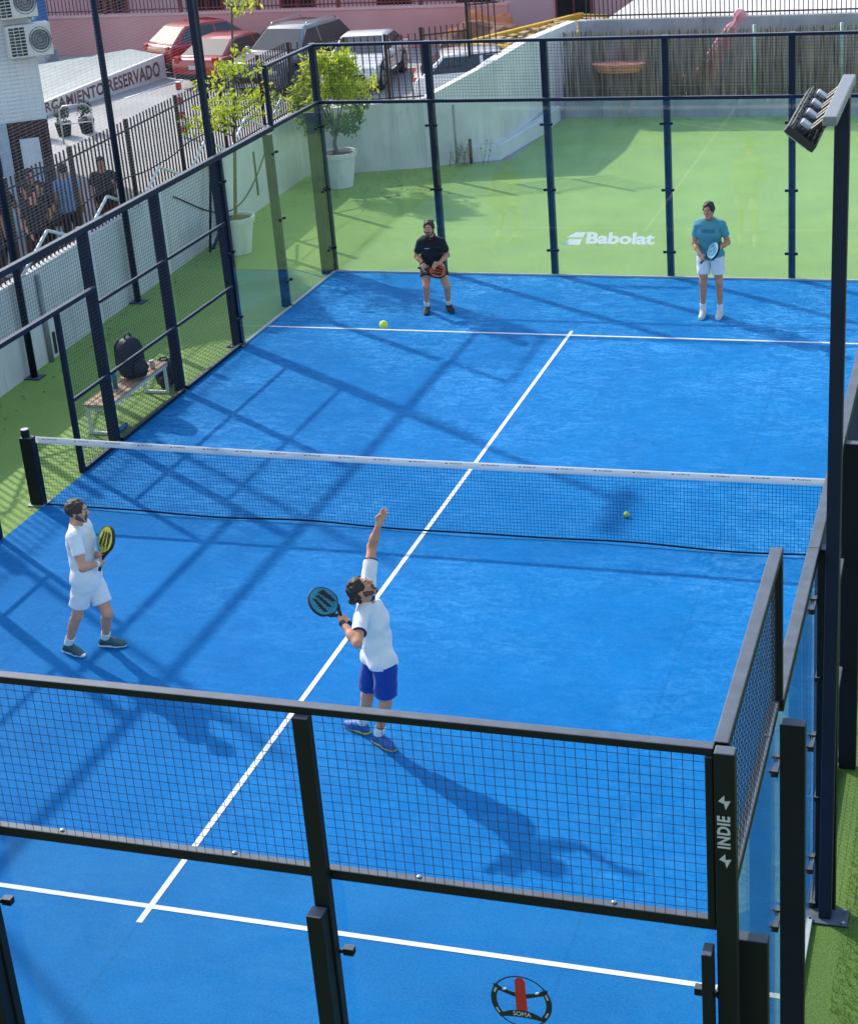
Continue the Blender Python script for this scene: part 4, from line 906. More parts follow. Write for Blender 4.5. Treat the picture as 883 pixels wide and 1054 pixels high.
# ------------------------------------------------------------------ parked cars
def car(label, loc, rz, paint, kind, group='cars parked beside the pink wall', name='parked_car'):
    t = thing(name, label, 'car', (loc[0], loc[1], 0), rz, group)
    P = dict(hatch=dict(L=4.0, W=1.72, belt=.90, roof=1.46, ws=.95, rf=.20, rr=-1.20, rb=-1.88, hood=.80, wr=.30, wb=2.5),
             suv=dict(L=4.6, W=1.86, belt=1.05, roof=1.68, ws=1.12, rf=.28, rr=-1.60, rb=-2.16, hood=.98, wr=.36, wb=2.7),
             sedan=dict(L=4.4, W=1.78, belt=.86, roof=1.36, ws=.88, rf=-.05, rr=-1.05, rb=-1.98, hood=.76, wr=.33, wb=2.65))[kind]
    L, W = P['L'], P['W']; f = L / 2; wr = P['wr']; ax = (P['wb'] / 2 + .05, -P['wb'] / 2 + .05); belt = P['belt']
    def arch(cx): return [(cx + (wr + .07) * math.cos(a), wr + (wr + .07) * math.sin(a)) for a in [PI * k / 10 - .25 for k in range(11)] if wr + (wr + .07) * math.sin(a) > .24]
    prof = [(-f + .05, .24)] + arch(ax[1])[::-1] + arch(ax[0])[::-1] + [(f - .12, .22), (f - .01, .32), (f, .52), (f - .06, .66), (f - .20, P['hood'] - .06), (f - .75, P['hood'] + .03), (P['ws'] + .02, belt + .02), (P['rb'] + .02, belt + .02), (-f + .03, belt - .04), (-f, .62), (-f - .01, .40)]
    b = MB(); b.prism(prof, -W / 2, W / 2); b.build('body', paint, t, world=False, bevel=.10, bseg=4, smooth=True)
    wt = W / 2 * .70; wbz = W / 2 - .045; z0, z1 = belt - .03, P['roof']
    A = [(P['ws'], z0), (P['rf'], z1 - .03), ((P['rf'] + P['rr']) / 2, z1), (P['rr'], z1 - .05), (P['rb'], z0)]
    def half(z): return wbz + (wt - wbz) * (z - z0) / (z1 - z0)
    vs = [(x, -half(z), z) for x, z in A] + [(x, half(z), z) for x, z in A]
    b = MB(); b.add(vs, [(0, 1, 2, 3, 4), (9, 8, 7, 6, 5)] + [(i, i + 5, i + 6, i + 1) for i in range(4)] + [(4, 9, 5, 0)]); b.build('roof', paint, t, world=False, bevel=.11, bseg=4, smooth=True)
    def pane(name, pts, off, m=M['dark_glass']):
        pts = [Vector(p) for p in pts]; n = (pts[1] - pts[0]).cross(pts[2] - pts[0]).normalized(); c = sum(pts, Vector()) / len(pts)
        if n.dot(c - Vector((-.3, 0, .8))) < 0: n = -n
        b = MB(); b.add([p + n * off for p in pts] + [p + n * (off - .02) for p in pts], [tuple(range(len(pts))), tuple(range(2 * len(pts) - 1, len(pts) - 1, -1))] + [(i, (i + 1) % len(pts), len(pts) + (i + 1) % len(pts), len(pts) + i) for i in range(len(pts))])
        b.build(name, m, t, world=False)
    def on(x, z, sy): return (x, sy * half(z), z)
    def lerp(a, c, u): return a + (c - a) * u
    def slope(x_a, x_b, u): return lerp(x_a, x_b, u)
    for nm, xa, xb, zb in (('windscreen', P['ws'], P['rf'], z1 - .03), ('rear_window', P['rb'], P['rr'], z1 - .05)):
        q = [];
        for u, k in ((.14, .90), (.90, .86)):
            x = lerp(xa, xb, u); z = lerp(z0, zb, u); q.append((x, half(z) * k, z))
        pane(nm, [q[0], (q[0][0], -q[0][1], q[0][2]), (q[1][0], -q[1][1], q[1][2]), q[1]], .009)
    for sy in (-1, 1):
        zb_, zt_ = z0 + .10, z1 - .11; ub = (zb_ - z0) / (z1 - z0); ut = (zt_ - z0) / (z1 - z0)
        xf_b, xf_t = lerp(P['ws'], P['rf'], ub) - .12, lerp(P['ws'], P['rf'], ut) - .10; xr_b, xr_t = lerp(P['rb'], P['rr'], ub) + .20, lerp(P['rb'], P['rr'], ut) + .16
        mid = -.22
        pane('side_window', [on(xf_b, zb_, sy), on(mid + .04, zb_, sy), on(mid + .02, zt_, sy), on(xf_t, zt_, sy)], .008)
        pane('side_window', [on(mid - .04, zb_, sy), on(xr_b, zb_, sy), on(xr_t, zt_, sy), on(mid - .06, zt_, sy)], .008)
        b = MB(); b.sphere((P['ws'] - .28, sy * (W / 2 + .07), belt + .06), (.07, .10, .07), 0, 12, 8); b.build('wing_mirror', paint, t, world=False, smooth=True)
        b = MB(); b.cbox((f - .13, sy * (W / 2 - .28), .66), (.17, .36, .13)); b.build('headlight', M['clear_lamp'], t, world=False, bevel=.03)
        b = MB(); b.cbox((-f + .058, sy * (W / 2 - .20), .80 if kind != 'suv' else .93), (.11, .20, .20)); b.build('tail_light', M['red_lamp'], t, world=False, bevel=.02)
        b = MB(); b.cbox((.1, sy * (W / 2 + .002), .30), (1.7, .03, .12)); b.build('sill_trim', M['rubber'], t, world=False, bevel=.01)
        for zx in (.30, -.75): b = MB(); b.cbox((zx, sy * (W / 2 + .008), belt - .14), (.18, .02, .03)); b.build('door_handle', M['black'], t, world=False, bevel=.005)
        for cx in ax:
            o = MB(); y0, y1 = sy * (W / 2 - .20), sy * (W / 2 + .004)
            o.tube([(cx, y0, wr), (cx, sy * (W / 2 - .03), wr), (cx, y1, wr)], [wr, wr, wr - .03], 28); w_ = o.build('wheel', M['rubber'], t, world=False, smooth=False, bevel=.01)
            o = MB(); o.tube([(cx, y1 - sy * .002, wr), (cx, y1 + sy * .010, wr)], [wr * .66, wr * .60], 24); o.build('rim', M['alloy'], w_, world=False)
            o = MB()
            for k in range(5):
                a = 2 * PI * k / 5; o.cbox((cx + wr * .38 * math.cos(a + .63), y1 + sy * .009, wr + wr * .38 * math.sin(a + .63)), (wr * .18, .008, wr * .18), 0, Matrix.Rotation(-a - .63, 3, 'Y'))
            o.build('rim_opening', M['black'], w_, world=False)
    b = MB(); b.cbox((f - .015, 0, .47), (.06, W * .62, .18)); b.build('grille', M['black'], t, world=False, bevel=.01)
    b = MB(); b.cbox((f + .01, 0, .34), (.02, .5, .11)); b.build('number_plate', M['text_white'], t, world=False)
    b = MB(); b.cbox((-f - .012, 0, .60 if kind != 'suv' else .7), (.02, .5, .11)); b.build('number_plate', M['text_white'], t, world=False)
    b = MB(); b.cbox((-f - .005, 0, .33), (.06, W * .86, .14)); b.build('rear_bumper', M['rubber'], t, world=False, bevel=.02)
    if kind == 'suv':
        for sy in (-1, 1): b = MB(); b.tube([(P['rf'] - .1, sy * wt * .9, z1 - .02), (P['rf'] - .2, sy * wt * .9, z1 + .05), (P['rr'] + .2, sy * wt * .9, z1 + .05), (P['rr'] + .1, sy * wt * .9, z1 - .03)], .02, 6); b.build('roof_rail', M['alloy'], t, world=False, smooth=True)
    return t
M['car_red'] = mat('red_car_paint', (.36, .012, .018), rough=.28, spec=.6, coat=1, var=.05); M['car_black'] = mat('dark_grey_car_paint', (.15, .16, .175), rough=.25, spec=.6, coat=1, var=.05)
M['car_white'] = mat('white_car_paint', (.74, .75, .76), rough=.3, coat=1, var=.03); M['car_green'] = mat('dark_green_car_paint', (.014, .03, .028), rough=.3, coat=1, var=.05)
# rz: heading of the nose
car('red hatchback seen from behind, furthest left in the row below the pink wall', (-17.6, 31.9), R(57), M['car_red'], 'hatch')
car('red car seen from behind, partly hidden by the tall navy pole', (-15.75, 30.0), R(78), M['car_red'], 'sedan')
car('dark grey suv with its nose towards the court', (-13.40, 28.6), R(-100), M['car_black'], 'suv')
car('white car with black wheels parked right of the dark suv', (-11.25, 28.6), R(-84), M['car_white'], 'sedan')
car('white hatchback behind the brown bars, half hidden by the sloping wall', (-6.5, 25.2), R(20), M['car_white'], 'hatch')
# ------------------------------------------------------------------ people: bodies grown as one smooth distance field
import openvdb as vdb
BIG = 0.3
def sdf_mesh(groups, vox, name, m, parent, noise_fn=None, extra=None):
    """groups: list of dict(prims=[...], k, clips=[(point, normal)], cut=[prims subtracted]); prims: ('c',a,b,ra,rb) or ('e',c,axes3x3,radii)"""
    lo = np.full(3, 1e9); hi = -lo
    for g in groups:
        for p in g['prims']:
            if p[0] == 'c':
                for q, r in ((p[1], p[3]), (p[2], p[4])): lo = np.minimum(lo, np.array(q) - r); hi = np.maximum(hi, np.array(q) + r)
            else:
                r = max(p[3]); lo = np.minimum(lo, np.array(p[1]) - r); hi = np.maximum(hi, np.array(p[1]) + r)
    lo -= 4 * vox + .02; hi += 4 * vox + .02
    n = np.ceil((hi - lo) / vox).astype(int) + 1
    axs = [lo[i] + vox * np.arange(n[i]) for i in range(3)]
    total = np.full(n, BIG, np.float32)
    def prim(p, sl):
        X, Y, Z = (axs[i][sl[i]] for i in range(3)); X = X[:, None, None]; Y = Y[None, :, None]; Z = Z[None, None, :]
        if p[0] == 'c':
            a, b_ = np.array(p[1], float), np.array(p[2], float); d = b_ - a; L2 = max(d @ d, 1e-9)
            t_ = np.clip(((X - a[0]) * d[0] + (Y - a[1]) * d[1] + (Z - a[2]) * d[2]) / L2, 0, 1)
            dx, dy, dz = X - a[0] - t_ * d[0], Y - a[1] - t_ * d[1], Z - a[2] - t_ * d[2]
            return np.sqrt(dx * dx + dy * dy + dz * dz) - (p[3] + (p[4] - p[3]) * t_)
        c = np.array(p[1], float); A = np.array(p[2], float); r = np.array(p[3], float)
        q = [((X - c[0]) * A[i][0] + (Y - c[1]) * A[i][1] + (Z - c[2]) * A[i][2]) for i in range(3)]
        k0 = np.sqrt(sum((q[i] / r[i]) ** 2 for i in range(3))); k1 = np.sqrt(sum((q[i] / r[i] ** 2) ** 2 for i in range(3)))
        return k0 * (k0 - 1) / np.maximum(k1, 1e-6)
    def bounds(p, mg):
        if p[0] == 'c': l = np.minimum(np.array(p[1]) - p[3], np.array(p[2]) - p[4]); h = np.maximum(np.array(p[1]) + p[3], np.array(p[2]) + p[4])
        else: r = max(p[3]); l = np.array(p[1]) - r; h = np.array(p[1]) + r
        i0 = np.clip(np.floor((l - mg - lo) / vox).astype(int), 0, n - 1); i1 = np.clip(np.ceil((h + mg - lo) / vox).astype(int) + 1, 1, n)
        return tuple(slice(a, b_) for a, b_ in zip(i0, i1))
    for g in groups:
        f = np.full(n, BIG, np.float32)
        for p in g['prims']:
            k = p[5] if (p[0] == 'c' and len(p) > 5) else (p[4] if (p[0] == 'e' and len(p) > 4) else g.get('k', .03))
            sl = bounds(p, k + 5 * vox + .02); d = prim(p, sl).astype(np.float32); o = f[sl]; h = np.maximum(k - np.abs(o - d), 0) / k
            f[sl] = np.minimum(o, d) - h * h * k * .25
        if g.get('noise'):
            X, Y, Z = (axs[0][:, None, None], axs[1][None, :, None], axs[2][None, None, :]); A, s = g['noise']
            f += (A * (np.sin(s * X + 2.3 * np.sin(.5 * s * Z + 1.0) + .7) * np.sin(s * .8 * Y + 1.7 * np.sin(.6 * s * X + .4 * s * Z)) + .6 * np.sin(1.9 * s * Z + 2 * np.sin(s * X) + 1.5 * np.sin(s * Y)))).astype(np.float32)
        if g.get('folds'):
            A, s, ax_ = g['folds']; ax_ = np.array(ax_, float); X, Y, Z = (axs[0][:, None, None], axs[1][None, :, None], axs[2][None, None, :])
            w1 = s * (X * ax_[0] + Y * ax_[1] + Z * ax_[2]) * .8 + 2.2 * np.sin(.35 * s * X + 1.1 * np.sin(.3 * s * Z)) + 1.9 * np.sin(.4 * s * Y + .25 * s * Z)
            env = .35 + .65 * np.maximum(0, np.sin(.16 * s * X + .13 * s * Y + .19 * s * Z + 1.3))
            f += (A * env * (np.abs(np.sin(w1 * .5)) - .62)).astype(np.float32)
        for p in g.get('cut', []):
            sl = bounds(p, .05); f[sl] = np.maximum(f[sl], -prim(p, sl).astype(np.float32))
        for q, nn in g.get('clips', []):
            X, Y, Z = (axs[0][:, None, None], axs[1][None, :, None], axs[2][None, None, :]); nn = np.array(nn, float); nn /= np.linalg.norm(nn)
            f = np.maximum(f, ((X - q[0]) * nn[0] + (Y - q[1]) * nn[1] + (Z - q[2]) * nn[2]).astype(np.float32))
        total = np.minimum(total, f)
    g = vdb.FloatGrid(BIG); g.copyFromArray(total); pts, quads = g.convertToQuads(0.0)
    if len(pts) == 0: return None
    me = bpy.data.meshes.new(name); me.from_pydata((pts * vox + lo).tolist(), [], quads.tolist())
    bm = bmesh.new(); bm.from_mesh(me); bmesh.ops.recalc_face_normals(bm, faces=bm.faces)
    seen = set(); bm.verts.ensure_lookup_table(); parts = []
    for v in bm.verts:                                    # keep the main surface, drop specks
        if v.index in seen: continue
        st = [v]; seen.add(v.index); comp = []
        while st:
            q = st.pop(); comp.append(q)
            for e_ in q.link_edges:
                w = e_.other_vert(q)
                if w.index not in seen: seen.add(w.index); st.append(w)
        parts.append(comp)
    big = max(len(c) for c in parts); kill = [v for c in parts if len(c) < big * (.02 if len(groups) > 1 else .3) for v in c]
    if kill: bmesh.ops.delete(bm, geom=kill, context='VERTS')
    bmesh.ops.smooth_vert(bm, verts=bm.verts, factor=.5, use_axis_x=True, use_axis_y=True, use_axis_z=True)
    bm.to_mesh(me); bm.free()
    me.materials.append(m); me.polygons.foreach_set('use_smooth', [True] * len(me.polygons))
    o = bpy.data.objects.new(name, me); COL.objects.link(o); o.parent = parent
    return o

V = lambda *a: np.array(a, float)
def nrm(a): a = np.array(a, float); return a / max(np.linalg.norm(a), 1e-9)
skin = lambda nm, c: mat(nm, c, rough=.5, var=.10, scale=14, spec=.4)
M['skin_a'] = skin('tanned_skin', (.62, .285, .165)); M['skin_b'] = skin('fair_tanned_skin', (.64, .31, .19)); M['skin_c'] = skin('sunned_skin', (.56, .26, .15))
M['hair'] = mat('dark_brown_hair', (.022, .014, .010), rough=.55, var=.4, scale=40, bump=.5, bscale=90)
M['hair2'] = mat('brown_hair', (.050, .026, .015), rough=.55, var=.4, scale=40, bump=.5, bscale=90)
M['stubble'] = mat('short_beard', (.060, .034, .024), color2=(.15, .085, .058), rough=.7, scale=120, bump=.4, bscale=160)
M['eye'] = mat('eye_white', (.45, .43, .41), rough=.5); M['iris'] = mat('dark_iris', (.02, .012, .008), rough=.15); M['lip'] = mat('lip', (.36, .13, .11), rough=.45)
fab = lambda nm, c, **k: mat(nm, c, rough=.85, spec=.25, sheen=.15, bump=.12, bscale=220, var=.05, **k)
M['c_white'] = fab('white_jersey', (.78, .785, .80)); M['c_black'] = fab('black_polo_cloth', (.014, .015, .018)); M['c_teal'] = fab('teal_jersey', (.10, .32, .36)); M['c_teal_d'] = fab('dark_teal_print', (.045, .19, .23))
M['c_blue'] = fab('royal_blue_shorts', (.006, .050, .30)); M['c_navy'] = fab('navy_trim', (.012, .025, .10)); M['c_ltblue'] = fab('light_blue_shirt', (.22, .36, .60)); M['c_dark'] = fab('charcoal_cloth', (.022, .022, .026)); M['c_denim'] = fab('dark_denim', (.03, .045, .08)); M['c_maroon'] = fab('maroon_cloth', (.10, .018, .022))
M['sock'] = fab('white_sock', (.76, .76, .77)); M['shoe_black'] = mat('black_shoe', (.015, .015, .016), rough=.6); M['shoe_teal'] = mat('dark_teal_shoe', (.02, .085, .095), rough=.6, var=.2, scale=20)
M['shoe_blue'] = mat('blue_shoe', (.02, .10, .36), rough=.55, var=.2, scale=20); M['shoe_pale'] = mat('pale_grey_shoe', (.55, .57, .52), color2=(.62, .63, .60), rough=.6, scale=18); M['sole_white'] = mat('white_sole', (.72, .73, .72), rough=.6); M['sole_yellow'] = mat('yellow_sole', (.66, .52, .03), rough=.6)

def hand_prims(W, d, n, side, curl, spread=.06, thumb_curl=.5):
    """W wrist, d hand direction, n palm normal, side: unit vector towards the thumb"""
    s = side; pr = []; tips = []
    Ls = [.070, .078, .073, .058]
    for i in range(4):
        off = s * (.027 - .018 * i); kn = W + d * (.088 - .004 * abs(i - 1)) + off
        pr.append(('c', W + d * .018 + off * .55, kn, .0155, .0125, .012))
        dd = nrm(d + s * (spread * (1.5 - i))); p = kn
        for j, fr in enumerate((.46, .31, .23)):
            a = curl[j] if hasattr(curl, '__len__') else curl
            dd = nrm(dd * math.cos(a) + nrm(n - dd * (n @ dd)) * math.sin(a)); q = p + dd * Ls[i] * fr
            r0 = .0098 - .0011 * j; pr.append(('c', p, q, r0, r0 - .0010, .005)); p = q
    t0 = W + d * .028 + s * .024; t1 = t0 + nrm(d * .55 + s * .75 + n * .35) * .040; t2 = t1 + nrm(d * .85 + s * (.55 - thumb_curl) + n * (.2 + thumb_curl)) * .032; t3 = t2 + nrm(d * .8 - s * thumb_curl * .8 + n * (.3 + thumb_curl)) * .024
    pr += [('c', W + d * .01 + s * .012, t1, .016, .0125, .012), ('c', t1, t2, .0115, .0105, .006), ('c', t2, t3, .0105, .0085, .006)]
    return pr

def person(name_label, loc, J, look, hands, wear, skin_m, hair_m, vox=.0072, hair='short', beard=False, face_up=None, group=None, fingers=True, sleeve=.55, hemdrop=.06, shorts_t=.62, long_legs=False, fat=1.0, hipr=.119):
    t = thing('person', name_label, 'person', (loc[0], loc[1], 0), 0, group)
    J = {k: np.array(v, float) for k, v in J.items()}
    up = nrm(J['neck'] - J['pelvis']); lat = nrm(J['shL'] - J['shR']); fw = nrm(np.cross(lat, up)); lat = nrm(np.cross(up, fw))
    hlat = nrm(J['hipL'] - J['hipR'])
    f = nrm(look); u0 = np.array(face_up if face_up is not None else (0, 0, 1), float); r_ = nrm(np.cross(f, u0)); u = np.cross(r_, f)   # r_ = person's right
    H = J['head']; C = J['chest']; Pv = J['pelvis']; N = J['neck']
    Wst = C + (Pv - C) * .52
    tor = [('c', J['shL'] - up * .015 - lat * .02, J['shR'] - up * .015 + lat * .02, .055 * fat, .055 * fat), ('c', C + lat * .080 + fw * .012, C - lat * .080 + fw * .012, .112 * fat, .112 * fat),
           ('c', (N + C) / 2 + lat * .10, (N + C) / 2 - lat * .10, .088 * fat, .088 * fat), ('c', Wst + lat * .062, Wst - lat * .062, .101 * fat, .101 * fat),
           ('c', Pv + hlat * .072, Pv - hlat * .072, .103 * fat, .103 * fat), ('c', N - up * .01, J['shL'], .052, .05), ('c', N - up * .01, J['shR'], .052, .05)]
    back = nrm(np.cross(nrm(J['neck'] - J['pelvis']), hlat)) * 1.0
    for s in 'LR': tor.append(('c', J['hip' + s] - fw * .035 - up * .01, J['hip' + s] - fw * .03 - up * .05, .086, .08))
    body = list(tor)
    body += [('c', N, H - u * .045 - f * .018, .060, .054)]
    fr = (f, r_, u)
    head = [('e', H + u * .022 - f * .010, fr, (.098, .077, .090)), ('c', H + f * .035 - u * .030, H + f * .062 - u * .094, .040, .027)]
    for s in (-1, 1):
        head += [('c', H + r_ * s * .048 - u * .045 + f * .005, H + f * .060 - u * .098 + r_ * s * .010, .030, .022), ('e', H + r_ * s * .079 - f * .008 - u * .006, fr, (.018, .009, .030), .006)]
        head += [('c', H + r_ * s * .040 + f * .072 - u * .022, H + r_ * s * .034 + f * .070 - u * .03, .020, .018)]
    head += [('c', H + r_ * .030 + f * .082 + u * .024, H - r_ * .030 + f * .082 + u * .024, .012, .012, .012), ('c', H + f * .090 + u * .010, H + f * .112 - u * .026, .0085, .0125, .010),
             ('c', H + r_ * .014 + f * .098 - u * .030, H - r_ * .014 + f * .098 - u * .030, .0085, .0085, .008), ('c', H + r_ * .019 + f * .086 - u * .062, H - r_ * .019 + f * .086 - u * .062, .0085, .0085, .008)]
    body += head
    knee_f = {}
    for s in 'LR':
        sh, el, wr, ha = (J[x + s] for x in ('sh', 'el', 'wr', 'ha'))
        body += [('c', sh, sh + (el - sh) * .5, .054, .049), ('c', sh + (el - sh) * .45, el, .050, .040), ('c', el, el + (wr - el) * .4, .042, .041), ('c', el + (wr - el) * .35, wr, .040, .0265)]
        hp, kn, an, to = (J[x + s] for x in ('hip', 'kn', 'an', 'to'))
        ft = nrm((to - an) * V(1, 1, 0)); bk = -ft
        body += [('c', hp, hp + (kn - hp) * .5, .092, .078), ('c', hp + (kn - hp) * .45, kn, .078, .056), ('c', kn, an, .052, .036), ('c', kn + (an - kn) * .16 + bk * .016, kn + (an - kn) * .46 + bk * .012, .050, .044), ('c', an, V(an[0], an[1], .05) + ft * .08, .034, .018)]
        if fingers:
            d, n_, side, curl = hands[s]; body += hand_prims(wr, nrm(d), nrm(n_), nrm(side), curl)
        else: body += [('c', wr, ha, .030, .030), ('c', ha, ha + nrm(ha - wr) * .06, .026, .016)]
    cut = [('c', H + r_ * s * .033 + f * .112 + u * .004, H + r_ * s * .030 + f * .112 + u * .004, .020, .020) for s in (-1, 1)]
    if not fingers: cut = []
    bo = sdf_mesh([dict(prims=body, k=.022, cut=cut)], vox, 'body', skin_m, t)
    if fingers:
        for s in (-1, 1):
            b = MB(); c = H + r_ * s * .032 + f * .083 + u * .004; b.sphere(c, .0105, 0, 12, 8); eo = b.build('eye', M['eye'], t, world=False, smooth=True)
            b = MB(); b.sphere(c + f * .0045, .0080, 0, 10, 6); b.build('iris', M['iris'], eo, world=False, smooth=True)
            b = MB(); b.tube([H + r_ * s * .013 + f * .095 + u * .026, H + r_ * s * .03 + f * .095 + u * .032, H + r_ * s * .047 + f * .082 + u * .028], [.0045, .005, .003], 6); b.build('eyebrow', hair_m, t, world=False, smooth=True)
        b = MB(); b.tube([H + r_ * x + f * (.0965 - 6 * x * x) - u * (.064 - 3 * x * x) for x in (-.022, -.011, 0, .011, .022)], [.003, .006, .0065, .006, .003], 8); b.build('lips', M['lip'], t, world=False, smooth=True)
    # hair
    hp_ = [('e', H + u * .030 - f * .014, fr, (.106, .087, .099))]
    hk = dict(prims=hp_, k=.02, noise=(.0042, 75), clips=[(H - u * .062, -u)], cut=[('e', H + f * .108 - u * .006, fr, (.084, .069, .094)), ('e', H + f * .09 - u * .10, fr, (.09, .12, .075)), ('e', H + f * .055 - u * .050, fr, (.072, .12, .056))])
    if hair == 'quiff':
        hp_ += [('c', H + f * .060 + u * .088, H - f * .04 + u * .105, .036, .034)] + [('c', H + f * (.072 - .02 * abs(q)) + u * .078 + r_ * .026 * q, H - f * .02 + u * .108 + r_ * .03 * q, .024, .026) for q in (-1.6, -.5, .6, 1.7)]
        hk['noise'] = (.0058, 68)
    if hair == 'bun':
        hp_ += [('c', H - f * .10 + u * .01, H - f * .135 - u * .015, .036, .034), ('c', H - f * .06 - u * .03, H - f * .10 - u * .075, .03, .022)]; hk['clips'] = []; hk['noise'] = (.0060, 62)
    sdf_mesh([hk], min(vox, .008), 'hair', hair_m, t)
    if beard:
        bp_ = [('c', H + f * .035 - u * .035, H + f * .064 - u * .098, .0415, .0285)] + [('c', H + r_ * s * .049 - u * .042 + f * .006, H + f * .060 - u * .099 + r_ * s * .010, .0315, .0238) for s in (-1, 1)] + [('c', H + r_ * .022 + f * .088 - u * .047, H - r_ * .022 + f * .088 - u * .047, .009, .009)]
        mo = bp_.pop(); bp_ += [('c', H + r_ * s * .066 - u * .006 - f * .004, H + r_ * s * .058 - u * .05 + f * .010, .018, .022) for s in (-1, 1)]
        sdf_mesh([dict(prims=bp_, k=.012, noise=(.0010, 200), clips=[(H - u * .044 + f * .058, u * .80 + f * .60), (H - f * .012, -f)]), dict(prims=[mo, ('c', H + r_ * .024 + f * .085 - u * .050, H + r_ * .022 + f * .075 - u * .085, .0075, .0075), ('c', H - r_ * .024 + f * .085 - u * .050, H - r_ * .022 + f * .075 - u * .085, .0075, .0075), ('c', H + f * .074 - u * .088, H + f * .066 - u * .105, .020, .022)], k=.008)], min(vox, .006), 'beard', M['stubble'], t)
    # shirt
    ex = .013
    infl = lambda p, e_: ('c', p[1], p[2], p[3] + e_, p[4] + e_)
    hem = Pv - up * hemdrop
    st = [('c', C + fw * .005, Pv, .118 * fat, .116 * fat), ('c', C + (Pv - C) * .3 + lat * .06, Pv + lat * .062, .108 * fat, .108 * fat), ('c', C + (Pv - C) * .3 - lat * .06, Pv - lat * .062, .108 * fat, .108 * fat)] + [infl(p, ex) for p in tor[:5]] + [infl(p, .006) for p in tor[5:7]] + [infl(p, ex + .010) for p in tor[7:9]] + [('c', Pv + hlat * .072, Pv + hlat * .078 - up * .12, hipr, hipr + .002), ('c', Pv - hlat * .072, Pv - hlat * .078 - up * .12, hipr, hipr + .002)]
    neck_cut = [('c', N + f * .0 + up * .0, N + (H - N) * .9 + fw * .02, .066, .064)]
    groups = [dict(prims=st, k=.05, noise=(.0018, 24), folds=(.0090, 50, nrm(up + lat * .6)), clips=[(hem, -nrm(up * .9 + V(0, 0, .1)))], cut=neck_cut)]
    for s in 'LR':
        sh, el = J['sh' + s], J['el' + s]; e_ = sh + (el - sh) * sleeve
        groups.append(dict(prims=[('c', sh + (el - sh) * .02, e_ + (el - sh) * .05, .067, .064)], k=.03, noise=(.0025, 34), folds=(.0045, 70, up), clips=[(e_, el - sh)], cut=[]))
    # join sleeves softly by growing the torso group too
    so = sdf_mesh(groups, vox, 'shirt', wear['shirt'], t)
    if wear.get('collar'):
        b = MB(); ringp = []
        for k in range(17):
            a = 2 * PI * k / 16; ringp.append(N + up * (.035 + .012 * math.cos(a)) + (lat * math.sin(a) * .066 - fw * math.cos(a) * .064) + fw * .012 + (H - N) * .12)
        b.tube([tuple(p) for p in ringp], .013, 8, caps=False); b.build('collar', wear['collar'], so, world=False, smooth=True)
    if wear.get('cuff'):
        for s in 'LR':
            sh, el = J['sh' + s], J['el' + s]; a, c_ = sh + (el - sh) * (sleeve - .022), sh + (el - sh) * (sleeve + .004); b = MB(); b.tube([tuple(a), tuple(c_)], .0675, 20); b.build('cuff', wear['cuff'], so, world=False, smooth=False)
    # shorts or trousers
    groups = [dict(prims=[('c', Pv + hlat * .068 + up * .02, Pv - hlat * .068 + up * .02, .104 * fat, .104 * fat), ('c', Pv + hlat * .072, Pv - hlat * .072, .108 * fat, .108 * fat)] + [infl(p, .012) for p in tor[7:9]], k=.04, clips=[(Pv + up * .03, up)])]
    for s in 'LR':
        hp, kn, an = J['hip' + s], J['kn' + s], J['an' + s]; e_ = hp + (kn - hp) * shorts_t; d = nrm(kn - hp)
        if long_legs: groups.append(dict(prims=[('c', hp, kn, .108, .078), ('c', kn, an, .078, .062)], k=.03, noise=(.003, 30), clips=[(an + V(0, 0, -.02), V(0, 0, -1))]))
        else: groups.append(dict(prims=[('c', hp, e_ + d * .06, .112, .100)], k=.03, noise=(.0025, 27), folds=(.0075, 52, nrm(lat + up * .3)), clips=[(e_, d * .8 + V(0, 0, -.2)), (Pv - up * .015, up)]))
    sdf_mesh(groups, vox, 'trousers' if long_legs else 'shorts', wear['shorts'], t)
    # socks and shoes
    for s in 'LR':
        an, kn, to = J['an' + s], J['kn' + s], J['to' + s]; d = nrm(kn - an); ft = nrm((to - an) * V(1, 1, 0)); sd = np.cross(ft, V(0, 0, 1))
        heel = V(an[0], an[1], .036) - ft * .045; ball_ = V(an[0], an[1], .032) + ft * .115; toe = V(an[0], an[1], .028) + ft * .185
        if not long_legs: sdf_mesh([dict(prims=[('c', an - d * .01, an + d * .125, .044, .050)], k=.01, clips=[(an + d * .115, d)])], vox, 'sock', wear['sock'], t)
        up_ = [('c', heel, ball_ - sd * .008, .036, .040), ('c', ball_ + sd * .010, toe, .040, .030), ('c', ball_ - sd * .010, toe, .038, .030), ('c', heel + V(0, 0, .02) + ft * .02, an + V(0, 0, -.01), .038, .047), ('c', an + V(0, 0, -.012) + ft * .01, ball_ + V(0, 0, .018), .046, .034)]
        sh_o = sdf_mesh([dict(prims=up_, k=.03, clips=[(V(0, 0, .016), V(0, 0, -1)), (an + d * .035, d)])], min(vox, .0075), 'shoe', wear['shoe'], t)
        sl = [('c', heel * V(1, 1, 0) + V(0, 0, .02), ball_ * V(1, 1, 0) + V(0, 0, .02), .040, .046), ('c', ball_ * V(1, 1, 0) + V(0, 0, .02), toe * V(1, 1, 0) + V(0, 0, .02), .046, .036)]
        sdf_mesh([dict(prims=sl, k=.02, clips=[(V(0, 0, .003), V(0, 0, -1)), (V(0, 0, .026), V(0, 0, 1))])], .006, 'sole', wear['sole'], sh_o)
    return t, so, fw, up, lat

